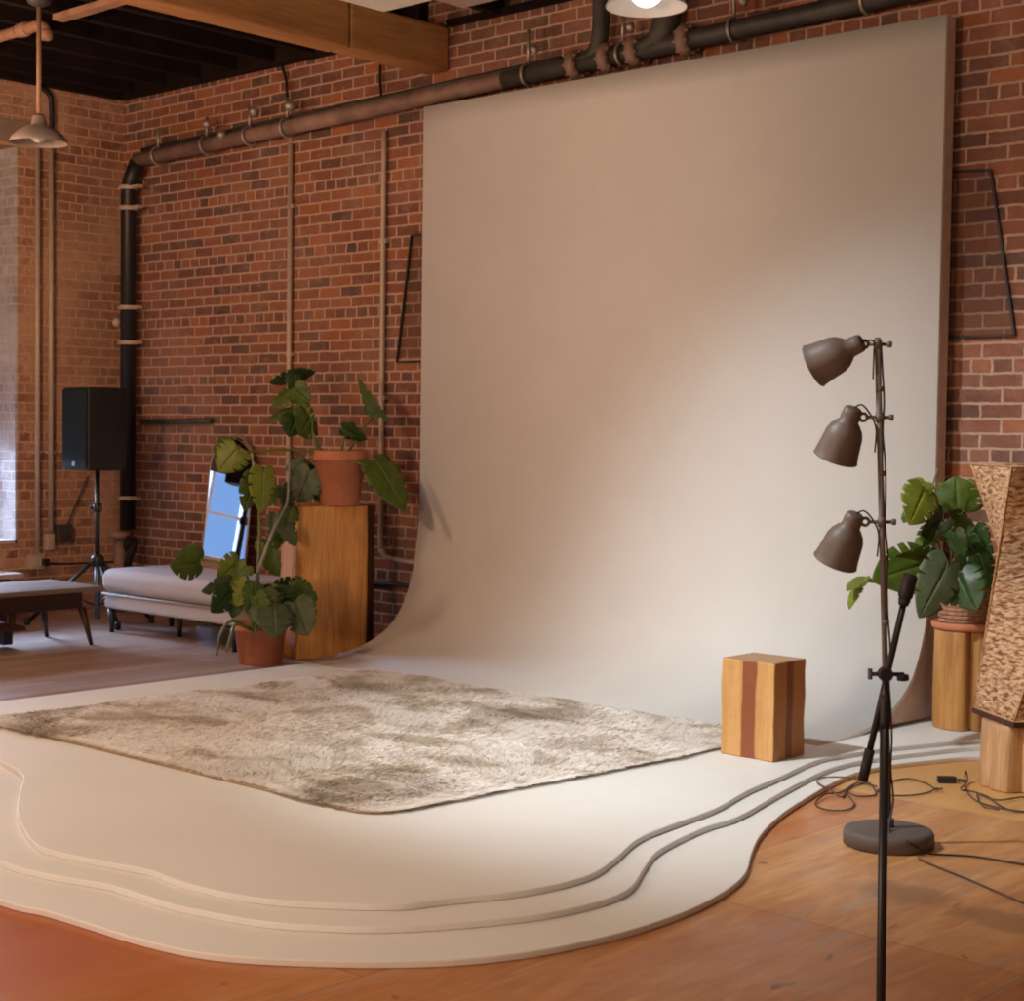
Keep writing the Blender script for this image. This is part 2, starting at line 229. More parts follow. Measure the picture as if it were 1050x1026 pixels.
def brick(name, axis, stops, mortar, wash, washamt, bump=.6, edge=.5):
    """axis: 'X' bricks run along X, 'Y' along Y"""
    t = NT(name); tc = t.node('ShaderNodeTexCoord'); sp = t.node('ShaderNodeSeparateXYZ'); geo = t.node('ShaderNodeNewGeometry')
    t.link(geo.outputs['Position'], sp.inputs[0])
    pos = geo.outputs['Position']
    wob = t.noise(pos, 5, 3); wob2 = t.noise(pos, 31, 3)
    u = t.math('ADD', sp.outputs[axis], t.math('MULTIPLY', t.math('SUBTRACT', wob2, .5), .016))
    v = t.math('ADD', sp.outputs['Z'], t.math('ADD', t.math('MULTIPLY', t.math('SUBTRACT', wob, .5), .012), t.math('MULTIPLY', t.math('SUBTRACT', wob2, .5), .010)))
    cb = t.node('ShaderNodeCombineXYZ'); t.link(u, cb.inputs[0]); t.link(v, cb.inputs[1])
    b = t.node('ShaderNodeTexBrick', offset=.5, offset_frequency=2, squash=.5, squash_frequency=6)
    for k,val in (('Scale',1),('Mortar Size',.0085),('Mortar Smooth',.45),('Bias',0),('Brick Width',.212),('Row Height',.0708)): b.inputs[k].default_value = val
    b.inputs['Color1'].default_value = (0,0,0,1); b.inputs['Color2'].default_value = (1,1,1,1); b.inputs['Mortar'].default_value = (.5,.5,.5,1)
    t.link(cb.outputs[0], b.inputs['Vector'])
    base = t.ramp(b.outputs['Color'], stops)
    fine = t.noise(pos, 90, 5, .65)
    base = t.mix(t.math('MULTIPLY', t.ramp(fine,[(.35,0),(.75,1)]), .35), base, (.05,.03,.025))
    # lime wash smeared over whole areas and mortar smeared over single bricks
    big = t.ramp(t.noise(pos, 1.3, 5, .6), [(.42,0),(.68,1)])
    sm = t.ramp(t.noise(pos, 13, 5, .65), [(.5,0),(.72,1)])
    w = t.math('ADD', t.math('MULTIPLY', big, washamt), t.math('MULTIPLY', sm, washamt*.9), True)
    base = t.mix(w, base, wash)
    grime = t.ramp(t.noise(pos, .9, 6, .65, .5), [(.46,0),(.72,1)])
    base = t.mix(t.math('MULTIPLY', grime, .45), base, (.13,.075,.06))
    mo = t.mix(t.noise(pos, 24, 4), tuple(c*.7 for c in mortar), tuple(min(1,c*1.25) for c in mortar))
    col = t.mix(b.outputs['Fac'], base, mo)
    if axis == 'X' and name == 'red_brick':      # darker trapezoid of brick, wider at its foot
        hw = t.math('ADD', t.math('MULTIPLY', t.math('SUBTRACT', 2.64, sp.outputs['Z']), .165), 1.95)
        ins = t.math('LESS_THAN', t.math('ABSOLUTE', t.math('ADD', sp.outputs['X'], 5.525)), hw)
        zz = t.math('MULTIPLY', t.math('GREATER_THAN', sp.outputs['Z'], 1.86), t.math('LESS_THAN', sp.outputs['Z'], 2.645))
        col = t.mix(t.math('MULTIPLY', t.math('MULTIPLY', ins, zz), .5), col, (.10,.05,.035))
    h = t.math('SUBTRACT', t.math('MULTIPLY', fine, .35), t.math('MULTIPLY', b.outputs['Fac'], 1.0))
    t.bump(h, bump, .012)
    return t.done(col, .85, 0, .25)

def wood(name, c0, c1, c2, axis='Z', scale=1.0, rough=.45, ring=22, stretch=.07, knots=True):
    t = NT(name); s = {'X':(stretch,1,1),'Y':(1,stretch,1),'Z':(1,1,stretch)}[axis]
    vec = t.coords(tuple(k*scale for k in s))
    n = t.noise(vec, ring*.25, 6, .6, 1.2); n2 = t.noise(vec, ring*3.2, 5, .6)
    c = t.ramp(n, [(.28,c0),(.5,c1),(.72,c2)])
    c = t.mix(t.math('MULTIPLY', t.ramp(n2,[(.4,0),(.75,1)]), .45), c, tuple(k*.45 for k in c0))
    if knots:
        kn = t.ramp(t.noise(t.coords((scale*3,scale*3,scale*1.3)), 2.1, 2), [(.66,0),(.74,1)])
        c = t.mix(t.math('MULTIPLY', kn, .6), c, tuple(k*.35 for k in c0))
    t.bump(n2, .12, .004)
    return t.done(c, rough, 0, .4)

M = {}
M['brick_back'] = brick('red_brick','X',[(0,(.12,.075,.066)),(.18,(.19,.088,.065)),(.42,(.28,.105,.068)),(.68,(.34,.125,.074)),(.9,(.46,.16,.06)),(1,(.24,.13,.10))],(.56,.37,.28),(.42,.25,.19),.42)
M['brick_left'] = brick('washed_brick','Y',[(0,(.27,.125,.08)),(.3,(.42,.20,.125)),(.7,(.52,.27,.17)),(1,(.38,.19,.12))],(.60,.36,.235),(.60,.36,.24),1.1,.4)
M['reveal'] = brick('whitewashed_brick','X',[(0,(.45,.38,.36)),(.6,(.62,.56,.55)),(1,(.5,.42,.40))],(.62,.58,.58),(.72,.68,.70),.8,.4)
def floor_mat():
    t = NT('plywood_floor'); geo = t.node('ShaderNodeNewGeometry'); pos = geo.outputs['Position']
    mp = t.node('ShaderNodeMapping'); mp.inputs['Rotation'].default_value = (0,0,math.radians(90)); mp.inputs['Location'].default_value=(.35,.62,0); t.link(pos, mp.inputs['Vector'])
    b = t.node('ShaderNodeTexBrick', offset=.5, offset_frequency=2)
    for k,val in (('Scale',1),('Mortar Size',.003),('Mortar Smooth',.2),('Bias',0),('Brick Width',2.44),('Row Height',1.22)): b.inputs[k].default_value = val
    b.inputs['Color1'].default_value = (0,0,0,1); b.inputs['Color2'].default_value = (1,1,1,1); b.inputs['Mortar'].default_value=(.3,.3,.3,1)
    t.link(mp.outputs[0], b.inputs['Vector'])
    st = t.node('ShaderNodeMapping'); st.inputs['Scale'].default_value = (1,.16,1); t.link(pos, st.inputs['Vector'])
    g = t.noise(st.outputs[0], 3.2, 6, .6, 2.4)       # cathedral figure of rotary cut plywood
    g2 = t.noise(st.outputs[0], 26, 5, .6, .4)
    panel = t.ramp(b.outputs['Color'], [(0,(.46,.165,.052)),(.4,(.54,.225,.078)),(.75,(.60,.285,.11)),(1,(.68,.37,.155))])
    c = t.mix(t.ramp(g,[(.33,0),(.62,.65)]), panel, (.40,.15,.055))
    c = t.mix(t.ramp(g,[(.55,0),(.75,.6)]), c, (.66,.40,.20))
    c = t.mix(t.math('MULTIPLY', t.ramp(g2,[(.45,0),(.8,1)]), .4), c, (.17,.05,.02))
    ks = t.node('ShaderNodeMapping'); ks.inputs['Scale'].default_value = (5.2,2.3,1); t.link(pos, ks.inputs['Vector'])
    k = t.ramp(t.noise(ks.outputs[0], 2.3, 3, .5, .6), [(.68,0),(.73,1)])
    c = t.mix(t.math('MULTIPLY', k, .75), c, (.075,.035,.025))
    worn = t.ramp(t.noise(pos, 1.1, 4), [(.5,0),(.8,.5)])
    c = t.mix(worn, c, (.58,.40,.28))
    stk = t.node('ShaderNodeMapping'); stk.inputs['Scale'].default_value = (1.6,.22,1); t.link(pos, stk.inputs['Vector'])
    c = t.mix(t.math('MULTIPLY', t.ramp(t.noise(stk.outputs[0], 2.6, 5, .6, 3.0), [(.56,0),(.66,1)]), .45), c, (.40,.31,.27))
    c = t.mix(t.math('MULTIPLY', t.ramp(t.noise(stk.outputs[0], 3.7, 5, .6, 2.2), [(.57,0),(.70,1)]), .5), c, (.74,.47,.22))
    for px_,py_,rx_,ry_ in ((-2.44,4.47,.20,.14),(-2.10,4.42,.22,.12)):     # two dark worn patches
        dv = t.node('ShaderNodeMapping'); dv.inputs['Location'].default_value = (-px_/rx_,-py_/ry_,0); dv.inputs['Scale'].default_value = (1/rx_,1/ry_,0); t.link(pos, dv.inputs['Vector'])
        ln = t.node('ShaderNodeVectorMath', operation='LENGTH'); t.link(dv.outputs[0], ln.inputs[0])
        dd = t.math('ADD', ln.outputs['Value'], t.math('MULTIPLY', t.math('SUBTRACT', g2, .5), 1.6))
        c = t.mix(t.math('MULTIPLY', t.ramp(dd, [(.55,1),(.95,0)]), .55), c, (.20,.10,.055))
    c = t.mix(t.math('MULTIPLY', b.outputs['Fac'], .45), c, (.14,.06,.025))
    sp = t.node('ShaderNodeSeparateXYZ'); t.link(pos, sp.inputs[0])
    rmx = t.node('ShaderNodeMapRange'); rmx.inputs['From Min'].default_value = -2.9; rmx.inputs['From Max'].default_value = -3.7; t.link(sp.outputs['X'], rmx.inputs['Value'])
    c = t.mix(t.math('MULTIPLY', rmx.outputs[0], .9), c, (.42,.098,.014))
    # older planks behind the platform (window sheen painted in as rosy grey), and a paler board along the platform's right end
    old = t.math('LESS_THAN', sp.outputs['X'], -7.12)
    pw = t.node('ShaderNodeTexBrick', offset=.37, offset_frequency=2)
    for k,val in (('Scale',1),('Mortar Size',.0025),('Mortar Smooth',.1),('Bias',0),('Brick Width',1.9),('Row Height',.13)): pw.inputs[k].default_value = val
    pw.inputs['Color1'].default_value=(.34,.235,.20,1); pw.inputs['Color2'].default_value=(.46,.33,.28,1); pw.inputs['Mortar'].default_value=(.10,.05,.04,1)
    t.link(mp.outputs[0], pw.inputs['Vector'])
    pl_ = t.mix(t.math('MULTIPLY', t.ramp(g2,[(.4,0),(.8,1)]), .4), pw.outputs['Color'], (.24,.14,.11))
    c = t.mix(old, c, pl_)
    new = t.math('GREATER_THAN', sp.outputs['Y'], 5.62)
    rt_ = t.math('GREATER_THAN', sp.outputs['X'], -5)
    c = t.mix(t.math('MULTIPLY', t.math('MULTIPLY', new, rt_), .6), c, (.74,.43,.155))
    t.bump(g2, .08, .003)
    r = t.ramp(t.noise(pos, 2.3, 4), [(.3,.28),(.7,.48)])
    return t.done(c, r, 0, .38)
M['floor'] = floor_mat()
def cyc_mat(name, a, b_, rough=.55):
    t = NT(name); geo = t.node('ShaderNodeNewGeometry'); p = geo.outputs['Position']
    n = t.noise(p, 1.7, 5, .6); s = t.node('ShaderNodeMapping'); s.inputs['Scale'].default_value=(1,5,5); t.link(p, s.inputs['Vector'])
    c = t.ramp(n, [(.3,a),(.7,b_)])
    sc = t.ramp(t.noise(s.outputs[0], 5, 6, .7), [(.66,0),(.78,1)])
    c = t.mix(t.math('MULTIPLY', sc, .18), c, tuple(k*.72 for k in a))
    return t.done(c, rough, 0, .35)
M['cyc'] = cyc_mat('white_studio_paint', (.765,.76,.745), (.815,.81,.80))
M['cyc_side'] = plain('brown_panel_edge', (.62,.49,.42), .7)  # browner than the cove's white
M['black'] = plain('black_metal', (.012,.012,.014), .45)
M['cord'] = plain('brown_black_rubber', (.085,.05,.035), .6)
M['black_rough'] = plain('black_plastic', (.014,.014,.016), .6)
M['grille'] = plain('speaker_grille', (.014,.022,.026), .75, 0, .25, .3, 300)
M['lampgrey'] = plain('brown_grey_enamel', (.115,.082,.066), .5, .0, .45, .06)
M['basegrey'] = plain('matte_grey_base', (.11,.09,.082), .62, 0, .4, .06)
M['terra'] = plain('terracotta', (.56,.21,.115), .8, 0, .25, .14, 9)
M['soil'] = plain('potting_soil', (.03,.02,.014), .95, 0, .2, .4, 60)
M['stem'] = plain('plant_stem', (.14,.17,.045), .5, 0, .4, .2)
M['stem_pale'] = plain('pale_plant_stem', (.30,.29,.25), .6, 0, .4, .2)
M['galv'] = plain('galvanised_steel', (.42,.36,.32), .4, .6, .5, .15)
M['conduit'] = plain('painted_conduit', (.54,.42,.33), .5, .1, .5, .1)
M['pipe'] = plain('weathered_pipe_paint', (.30,.19,.15), .6, .1, .4, .35, 6)
M['pipedark'] = plain('dark_cast_iron', (.07,.065,.058), .55, .3, .5, .3, 10)
M['white_enamel'] = plain('white_enamel', (.78,.76,.72), .3, 0, .5, .04)
M['pale_panel'] = plain('pale_panel', (.80,.76,.68), .6, 0, .4, .05)
M['grey_shade'] = plain('grey_enamel_shade', (.33,.27,.24), .4, .1, .5, .1)
M['chaise'] = plain('oatmeal_upholstery', (.52,.495,.53), .85, 0, .2, .06, 160)
M['seam'] = plain('upholstery_piping', (.40,.35,.33), .85)
M['dark_wood'] = wood('dark_walnut', (.035,.012,.008), (.06,.02,.012), (.10,.034,.018), 'Y', 1, .45, knots=False)
M['grey_top'] = wood('weathered_tabletop', (.16,.12,.10), (.24,.18,.15), (.31,.24,.20), 'Y', 1, .5, knots=False)
M['beam'] = wood('old_timber', (.36,.155,.055), (.52,.25,.09), (.64,.34,.13), 'Y', .8, .7, knots=False)
M['joist'] = plain('dark_joist', (.013,.006,.005), .85, 0, .2, .35, 5)
M['deck'] = plain('dark_ceiling_deck', (.006,.004,.004), .9, 0, .2, .3, 4)
M['batten'] = plain('tan_batten', (.34,.19,.12), .7)
M['log'] = wood('orange_log', (.40,.14,.035), (.80,.39,.115), (.90,.49,.17), 'Z', 1, .38)
M['log_pale'] = wood('honey_log', (.30,.13,.035), (.52,.27,.085), (.58,.33,.12), 'Z', 1, .4)
M['log_rose'] = wood('rosy_log', (.33,.165,.075), (.56,.33,.165), (.66,.43,.23), 'Z', 1, .45)
M['log_bark'] = wood('dark_bark_edge', (.035,.010,.006), (.07,.02,.009), (.12,.04,.015), 'Z', 1, .6)
M['pink_bench'] = plain('pale_bench_board', (.45,.33,.28), .6)
M['blind'] = plain('dark_roller_blind', (.07,.045,.035), .9)
M['frame_white'] = plain('white_window_frame', (.62,.62,.66), .5)
M['backing'] = plain('rug_backing', (.33,.24,.17), .9)
M['tan_rib'] = plain('tan_edge_rib', (.50,.31,.16), .8, 0, .2, .3, 60)
M['lintel'] = plain('weathered_lintel', (.30,.22,.17), .7)
M['badge'] = plain('silver_badge', (.40,.40,.42), .4, .2)
M['blue_steel'] = plain('bluish_steel_tube', (.10,.16,.20), .35, .6)

def stripes_mat():
    t = NT('striped_block_wood'); tc = t.node('ShaderNodeTexCoord'); sp = t.node('ShaderNodeSeparateXYZ')
    t.link(tc.outputs['Object'], sp.inputs[0])
    wv = t.noise(t.coords((1,1,.35)), 6, 3)
    off = t.math('MULTIPLY', t.math('SUBTRACT', wv, .5), .035)
    x = t.math('ADD', sp.outputs['X'], off); y = t.math('ADD', sp.outputs['Y'], off)
    fx = t.math('ADD', t.math('DIVIDE', x, .262), .5); fy = t.math('ADD', t.math('DIVIDE', y, .236), .5)
    tan, tan2, red, org = (.60,.33,.115),(.68,.40,.155),(.27,.085,.038),(.43,.19,.055)
    cx = t.ramp(fx, [(0,tan),(.32,tan2),(.385,tan),(.40,red),(.66,red),(.685,tan),(1,tan2)])
    cy = t.ramp(fy, [(0,org),(.38,(.45,.20,.06)),(.41,(.20,.06,.02)),(.57,(.22,.07,.024)),(.61,org),(1,(.46,.19,.05))])
    g = t.node('ShaderNodeNewGeometry'); sn = t.node('ShaderNodeSeparateXYZ'); t.link(g.outputs['True Normal'], sn.inputs[0])
    ax = t.math('GREATER_THAN', t.math('ABSOLUTE', sn.outputs['X']), .6)
    c = t.mix(ax, cx, cy)
    # end grain rings on the top
    ring = t.node('ShaderNodeTexWave', wave_type='RINGS', rings_direction='Z'); ring.inputs['Scale'].default_value = 14; ring.inputs['Distortion'].default_value = 1.5
    cc = t.coords((1,1,1), (0,0,0), (-.03,-.14,0)); t.link(cc, ring.inputs['Vector'])
    top = t.ramp(ring.outputs['Color'], [(0,(.36,.18,.075)),(1,(.50,.28,.13))])
    az = t.math('GREATER_THAN', t.math('ABSOLUTE', sn.outputs['Z']), .6)
    c = t.mix(az, c, top)
    fine = t.noise(t.coords((1,1,.05)), 90, 5)
    c = t.mix(t.math('MULTIPLY', t.ramp(fine,[(.4,0),(.8,1)]), .3), c, (.25,.11,.04))
    return t.done(c, .42, 0, .4)
M['block'] = stripes_mat()

def leaf_mat(i, a, b_, rough):
    t = NT(['dark_leaf','green_leaf','young_leaf','dusty_leaf'][i])
    c = t.ramp(t.noise(t.coords(), 22, 3), [(.3,a),(.7,b_)])
    t.b.inputs['Subsurface Weight'].default_value = 0
    t.done(c, rough, 0, .45)
    tr = t.node('ShaderNodeBsdfTranslucent'); tr.inputs[0].default_value = (b_[0]*1.3,b_[1]*1.5,b_[2]*.6,1)
    mx = t.node('ShaderNodeMixShader'); mx.inputs[0].default_value = .22
    t.link(t.b.outputs[0], mx.inputs[1]); t.link(tr.outputs[0], mx.inputs[2]); t.link(mx.outputs[0], t.out.inputs['Surface'])
    return t.m
LEAFM = [leaf_mat(0,(.022,.055,.012),(.045,.10,.02),.4), leaf_mat(1,(.06,.115,.014),(.12,.18,.025),.42),
         leaf_mat(2,(.15,.20,.018),(.25,.29,.035),.45), leaf_mat(3,(.075,.11,.055),(.13,.165,.085),.5)]

def weave_mat():
    t = NT('seagrass_weave'); tc = t.node('ShaderNodeTexCoord')
    b = t.node('ShaderNodeTexBrick', offset=.5)
    for k,val in (('Scale',1),('Mortar Size',.0042),('Mortar Smooth',1.0),('Bias',0),('Brick Width',.046),('Row Height',.019)): b.inputs[k].default_value = val
    b.inputs['Color1'].default_value=(.52,.33,.19,1); b.inputs['Color2'].default_value=(.70,.50,.32,1); b.inputs['Mortar'].default_value=(.26,.12,.06,1)
    uv = t.node('ShaderNodeUVMap'); ns = t.node('ShaderNodeTexNoise'); ns.inputs['Scale'].default_value = 34; t.link(uv.outputs[0], ns.inputs['Vector'])
    sb = t.node('ShaderNodeVectorMath', operation='SCALE'); sb.inputs['Scale'].default_value = .024; t.link(ns.outputs['Color'], sb.inputs[0])
    ad = t.node('ShaderNodeVectorMath', operation='ADD'); t.link(uv.outputs[0], ad.inputs[0]); t.link(sb.outputs[0], ad.inputs[1])
    t.link(ad.outputs[0], b.inputs['Vector'])
    n = t.noise(uv.outputs[0], 60, 4)
    ms = t.node('ShaderNodeMapping'); ms.inputs['Scale'].default_value = (24,78,1); t.link(ad.outputs[0], ms.inputs['Vector'])
    dash = t.noise(ms.outputs[0], 1.0, 2, .5, .3)
    ms2 = t.node('ShaderNodeMapping'); ms2.inputs['Scale'].default_value = (60,190,1); t.link(ad.outputs[0], ms2.inputs['Vector'])
    strand = t.noise(ms2.outputs[0], 1.0, 2, .5)
    c = t.ramp(dash, [(.36,(.20,.085,.04)),(.46,(.46,.27,.15)),(.56,(.66,.45,.27)),(.75,(.78,.57,.37))])
    c = t.mix(t.math('MULTIPLY', t.ramp(strand,[(.35,1),(.6,0)]), .4), c, (.30,.15,.075))
    t.bump(t.math('ADD', dash, t.math('MULTIPLY', strand, .3)), .9, .015)
    return t.done(c, .75, 0, .25)
M['weave'] = weave_mat()
M['basket'] = plain('basket_weave', (.34,.19,.115), .8, 0, .2, .45, 55)

def rug_mat():
    t = NT('mottled_shag'); geo = t.node('ShaderNodeNewGeometry')
    mp = t.node('ShaderNodeMapping'); mp.inputs['Rotation'].default_value=(0,0,.4); mp.inputs['Scale'].default_value=(1,1.5,0); t.link(geo.outputs['Position'], mp.inputs['Vector'])
    n = t.noise(mp.outputs[0], 2.3, 5, .62, .9); f = t.noise(geo.outputs['Position'], 55, 3)
    c = t.ramp(n, [(.30,(.56,.50,.42)),(.41,(.73,.67,.59)),(.50,(.93,.90,.86)),(.62,(.98,.965,.945))])
    c = t.mix(t.math('MULTIPLY', t.ramp(f,[(.4,0),(.75,1)]), .18), c, (.50,.44,.36))
    t.done(c, .9, 0, .15)
    tr = t.node('ShaderNodeBsdfTranslucent'); t.link(c, tr.inputs[0])
    mx = t.node('ShaderNodeMixShader'); mx.inputs[0].default_value = .38
    t.link(t.b.outputs[0], mx.inputs[1]); t.link(tr.outputs[0], mx.inputs[2]); t.link(mx.outputs[0], t.out.inputs['Surface'])
    return t.m
M['rug'] = rug_mat()

def glass_mat():
    t = NT('window_glass'); tr = t.node('ShaderNodeBsdfTransparent'); tr.inputs[0].default_value=(.93,.96,1,1)
    gl = t.node('ShaderNodeBsdfGlossy'); gl.inputs['Roughness'].default_value = .02
    fr = t.node('ShaderNodeFresnel'); fr.inputs[0].default_value = 1.45
    mx = t.node('ShaderNodeMixShader'); t.link(fr.outputs[0], mx.inputs[0]); t.link(tr.outputs[0], mx.inputs[1]); t.link(gl.outputs[0], mx.inputs[2])
    t.link(mx.outputs[0], t.out.inputs['Surface']); return t.m
M['glass'] = glass_mat()
t = NT('mirror_silver'); M['mirror'] = t.done((.86,.88,.9), .02, 1.0, .5)
t = NT('lit_bulb'); t.b.inputs['Emission Color'].default_value = (1,.93,.83,1); t.b.inputs['Emission Strength'].default_value = 1.9; M['bulb'] = t.done((.9,.88,.85), .4)

# ----------------------------------------------------------------------------- the room
YW, XL = 7.2, -10.65
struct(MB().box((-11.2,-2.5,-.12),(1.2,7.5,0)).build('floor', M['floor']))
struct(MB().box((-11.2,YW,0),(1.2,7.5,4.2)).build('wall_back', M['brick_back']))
WY0, WY1, WZ0, WZ1 = 4.75, 6.303, .536, 3.39
w = MB(); xo = XL-.5
w.box((xo,WY1,0),(XL,YW,4.2)); w.box((xo,-2.5,0),(XL,WY0,4.2)); w.box((xo,WY0,0),(XL,WY1,WZ0)); w.box((xo,WY0,WZ1),(XL,WY1,4.2))
struct(w.build('wall_left', M['brick_left']))
ce = struct(MB().box((-11.2,-2.5,4.13),(1.2,7.5,4.25)).build('ceiling', M['deck']))
x = XL+.22
while x < 1.0:
    if not (-7.55 < x < -7.05):
        MB().box((x-.03,-2.4,3.875),(x+.03,7.19,4.13)).build('joist', M['joist'], ce)
    x += .41
struct(MB().box((XL+.001,7.12,3.858),(-7.36,7.199,4.129)).build('trim_1', M['joist']))
struct(MB().box((XL+.001,-2.4,3.852),(XL+.08,7.118,4.129)).build('trim_2', M['joist']))
struct(MB().box((-7.16,7.15,3.868),(.8,7.199,3.905)).build('trim_3', M['joist']))
struct(MB().box((XL-.001,4.55,3.42),(XL+.03,6.37,3.575)).build('trim_4', M['lintel']))
# window in the left wall: whitewashed reveal, frame, muntins, panes, lowered dark blind
wi = struct(MB().box((XL-.34,WY1-.02,WZ0),(XL-.001,WY1-.001,WZ1)).box((XL-.34,WY0+.001,WZ0),(XL-.001,WY0+.02,WZ1)).box((XL-.34,WY0,WZ0+.001),(XL-.001,WY1,WZ0+.03)).build('window_1', M['reveal']))
fx = XL-.36
f = MB()
for y in (WY0+.03,WY1-.05): f.box((fx-.04,y-.03,WZ0),(fx+.03,y+.03,WZ1))
for z in (WZ0+.03,WZ1-.03,1.95): f.box((fx-.04,WY0,z-.03),(fx+.03,WY1,z+.03))
f.build('window_frame', M['frame_white'], wi)
m_ = MB()
for y in (5.15,5.52,5.89): m_.box((fx-.02,y-.014,WZ0),(fx+.02,y+.014,WZ1))
for z in (.95,1.45,2.45,2.9): m_.box((fx-.018,WY0,z-.012),(fx+.018,WY1,z+.012))
m_.build('muntin_grid', M['frame_white'], wi)
MB().box((fx-.004,WY0,WZ0),(fx+.004,WY1,WZ1)).build('window_pane', M['glass'], wi)
MB().box((fx+.06,WY0+.02,1.28),(fx+.068,WY1-.03,WZ1)).build('roller_blind', M['blind'], wi)

# timber beam
b = thing('timber_beam', (-7.27,2.3,3.6), 'big old square timber beam spanning under the dark ceiling joists', 'beam')
MB().box((-7.35,6.39,3.6),(-7.17,7.19,3.868)).build('beam_end', M['beam'], b, .012)
MB().box((-7.352,-2.4,3.597),(-7.168,6.375,3.868)).build('beam_length', M['beam'], b, .012)

# things under the ceiling, top left
b = MB(); b.box((-8.80,5.44,3.835),(-7.36,5.52,3.873)); tag(b.build('ceiling_batten', M['batten'], None, .004), 'tan wooden batten nailed across the dark ceiling joists', 'batten')
p = MB(); p.tube([(-10.5,5.42,3.82),(-9.3,5.42,3.82),(-8.92,5.42,3.82),(-8.86,5.42,3.80),(-8.84,5.42,3.76)], .034); p.lathe([(.04,-.05),(.045,-.02),(.045,.03),(.04,.06)], (-9.1,5.42,3.82), (1,0,0), 16); p.lathe([(.03,0),(.042,.01),(.042,.05),(.03,.06)], (-8.84,5.42,3.72), (0,0,1), 16)
tag(p.build('ceiling_pipe', M['batten']), 'tan sprinkler pipe with an elbow under the ceiling beside the left pendant', 'pipe')

# ----------------------------------------------------------------------------- pipes and conduits
hp = thing('sprinkler_main', (-10.3,7.08,3.3), 'long weathered horizontal pipe along the top of the brick wall', 'pipe')
def pz(x): return 3.365+(x+10.286)*.0245
def pt_(x, dz=0, y=7.09): return (x,y,pz(x)+dz)
MB().tube([pt_(-10.32),pt_(-6.6)], .05, 16).build('pipe_run', M['pipe'], hp)
MB().tube([pt_(-6.6),pt_(-3.4)], .052, 16).build('pipe_run', M['pipedark'], hp)
MB().tube([pt_(-10.30,.075,7.13),pt_(-6.2,.06,7.13)], .022, 10).build('upper_pipe', M['pipedark'], hp)
for x in (-10.05,-9.47,-8.99,-8.59):
    c = MB(); c.torus(pt_(x), (1,0,.0245), .062, .011, 20, 6); c.tube([pt_(x,.05),pt_(x,.20)], .011, 8)
    c.build('pipe_hanger', M['galv'], hp)
for x,dz,rr_ in ((-9.39,.13,.034),(-9.22,.03,.036),(-8.87,.14,.034),(-8.49,.12,.04)):
    MB().ball(pt_(x,dz,7.03), rr_, 14).build('sprinkler_head', M['galv'], hp)
for x in (-6.05,-5.82,-5.62,-5.28):
    c = MB(); c.lathe([(.056,-.028),(.083,-.026),(.083,.026),(.056,.028)], pt_(x), (1,0,.0245), 22)
    for k in range(8):
        a = k*math.pi/4+.2
        c.tube([V(pt_(x))+V((-.045,math.cos(a)*.07,math.sin(a)*.07)), V(pt_(x))+V((.045,math.cos(a)*.07,math.sin(a)*.07))], .01, 6)
    c.build('pipe_flange', M['pipe'], hp)
MB().tube(smooth_path([pt_(-6.05),pt_(-5.93,.03),pt_(-5.88,.14),pt_(-5.88,.40)],4), .05, 14).build('pipe_riser', M['pipedark'], hp)
MB().tube(smooth_path([pt_(-5.62),pt_(-5.47,.04),pt_(-5.42,.15),pt_(-5.42,.40)],4), [.06]*4+[.075]*9, 14).build('pipe_riser', M['pipedark'], hp)
for x in (-5.72,-6.42,-4.98,-4.2):
    c = MB(); c.torus(pt_(x), (1,0,.0245), .062, .010, 20, 6); c.tube([pt_(x,.05),pt_(x,.26)], .010, 8); c.ball(pt_(x+.1,.12,7.03), .026, 12)
    c.build('pipe_hanger', M['galv'], hp)

dp = thing('corner_drainpipe', (-10.41,7.08,.3), 'thick black vertical pipe in the corner of the brick walls', 'pipe')
MB().tube([(-10.41,7.08,.62),(-10.41,7.08,3.12),(-10.39,7.08,3.22),(-10.30,7.08,3.345)], .058, 18).build('pipe_run', M['black'], dp)
for z in (3.17,3.02,2.28,2.02,.86):
    c = MB(); c.lathe([(.064,-.016),(.068,-.012),(.068,.012),(.064,.016)], (-10.41,7.08,z), (0,0,1), 20); c.box((-10.52,7.06,z-.012),(-10.26,7.10,z+.012))
    c.build('pipe_clamp', M['conduit'], dp)
MB().ball((-10.47,7.02,2.17), .035, 14).build('pipe_cap', M['conduit'], dp)
MB().lathe([(.06,0),(.085,.005),(.085,.05),(.06,.06)], (-10.47,7.05,.55), (0,0,1), 20).build('pipe_flange', M['pipe'], dp)
MB().lathe([(.05,0),(.08,.005),(.08,.05),(.05,.06)], (-10.47,7.05,.30), (0,0,1), 20).tube([(-10.47,7.05,.0),(-10.47,7.05,.6)], .045, 14).build('pipe_stub', M['pipe'], dp)
MB().tube(smooth_path([(-10.34,7.05,.56),(-10.30,7.0,.50),(-10.18,6.99,.55)],5), .03, 10).tube([(-10.18,6.99,.55),(-10.34,7.0,.28)], .028, 10).build('pipe_elbow', M['black'], dp)

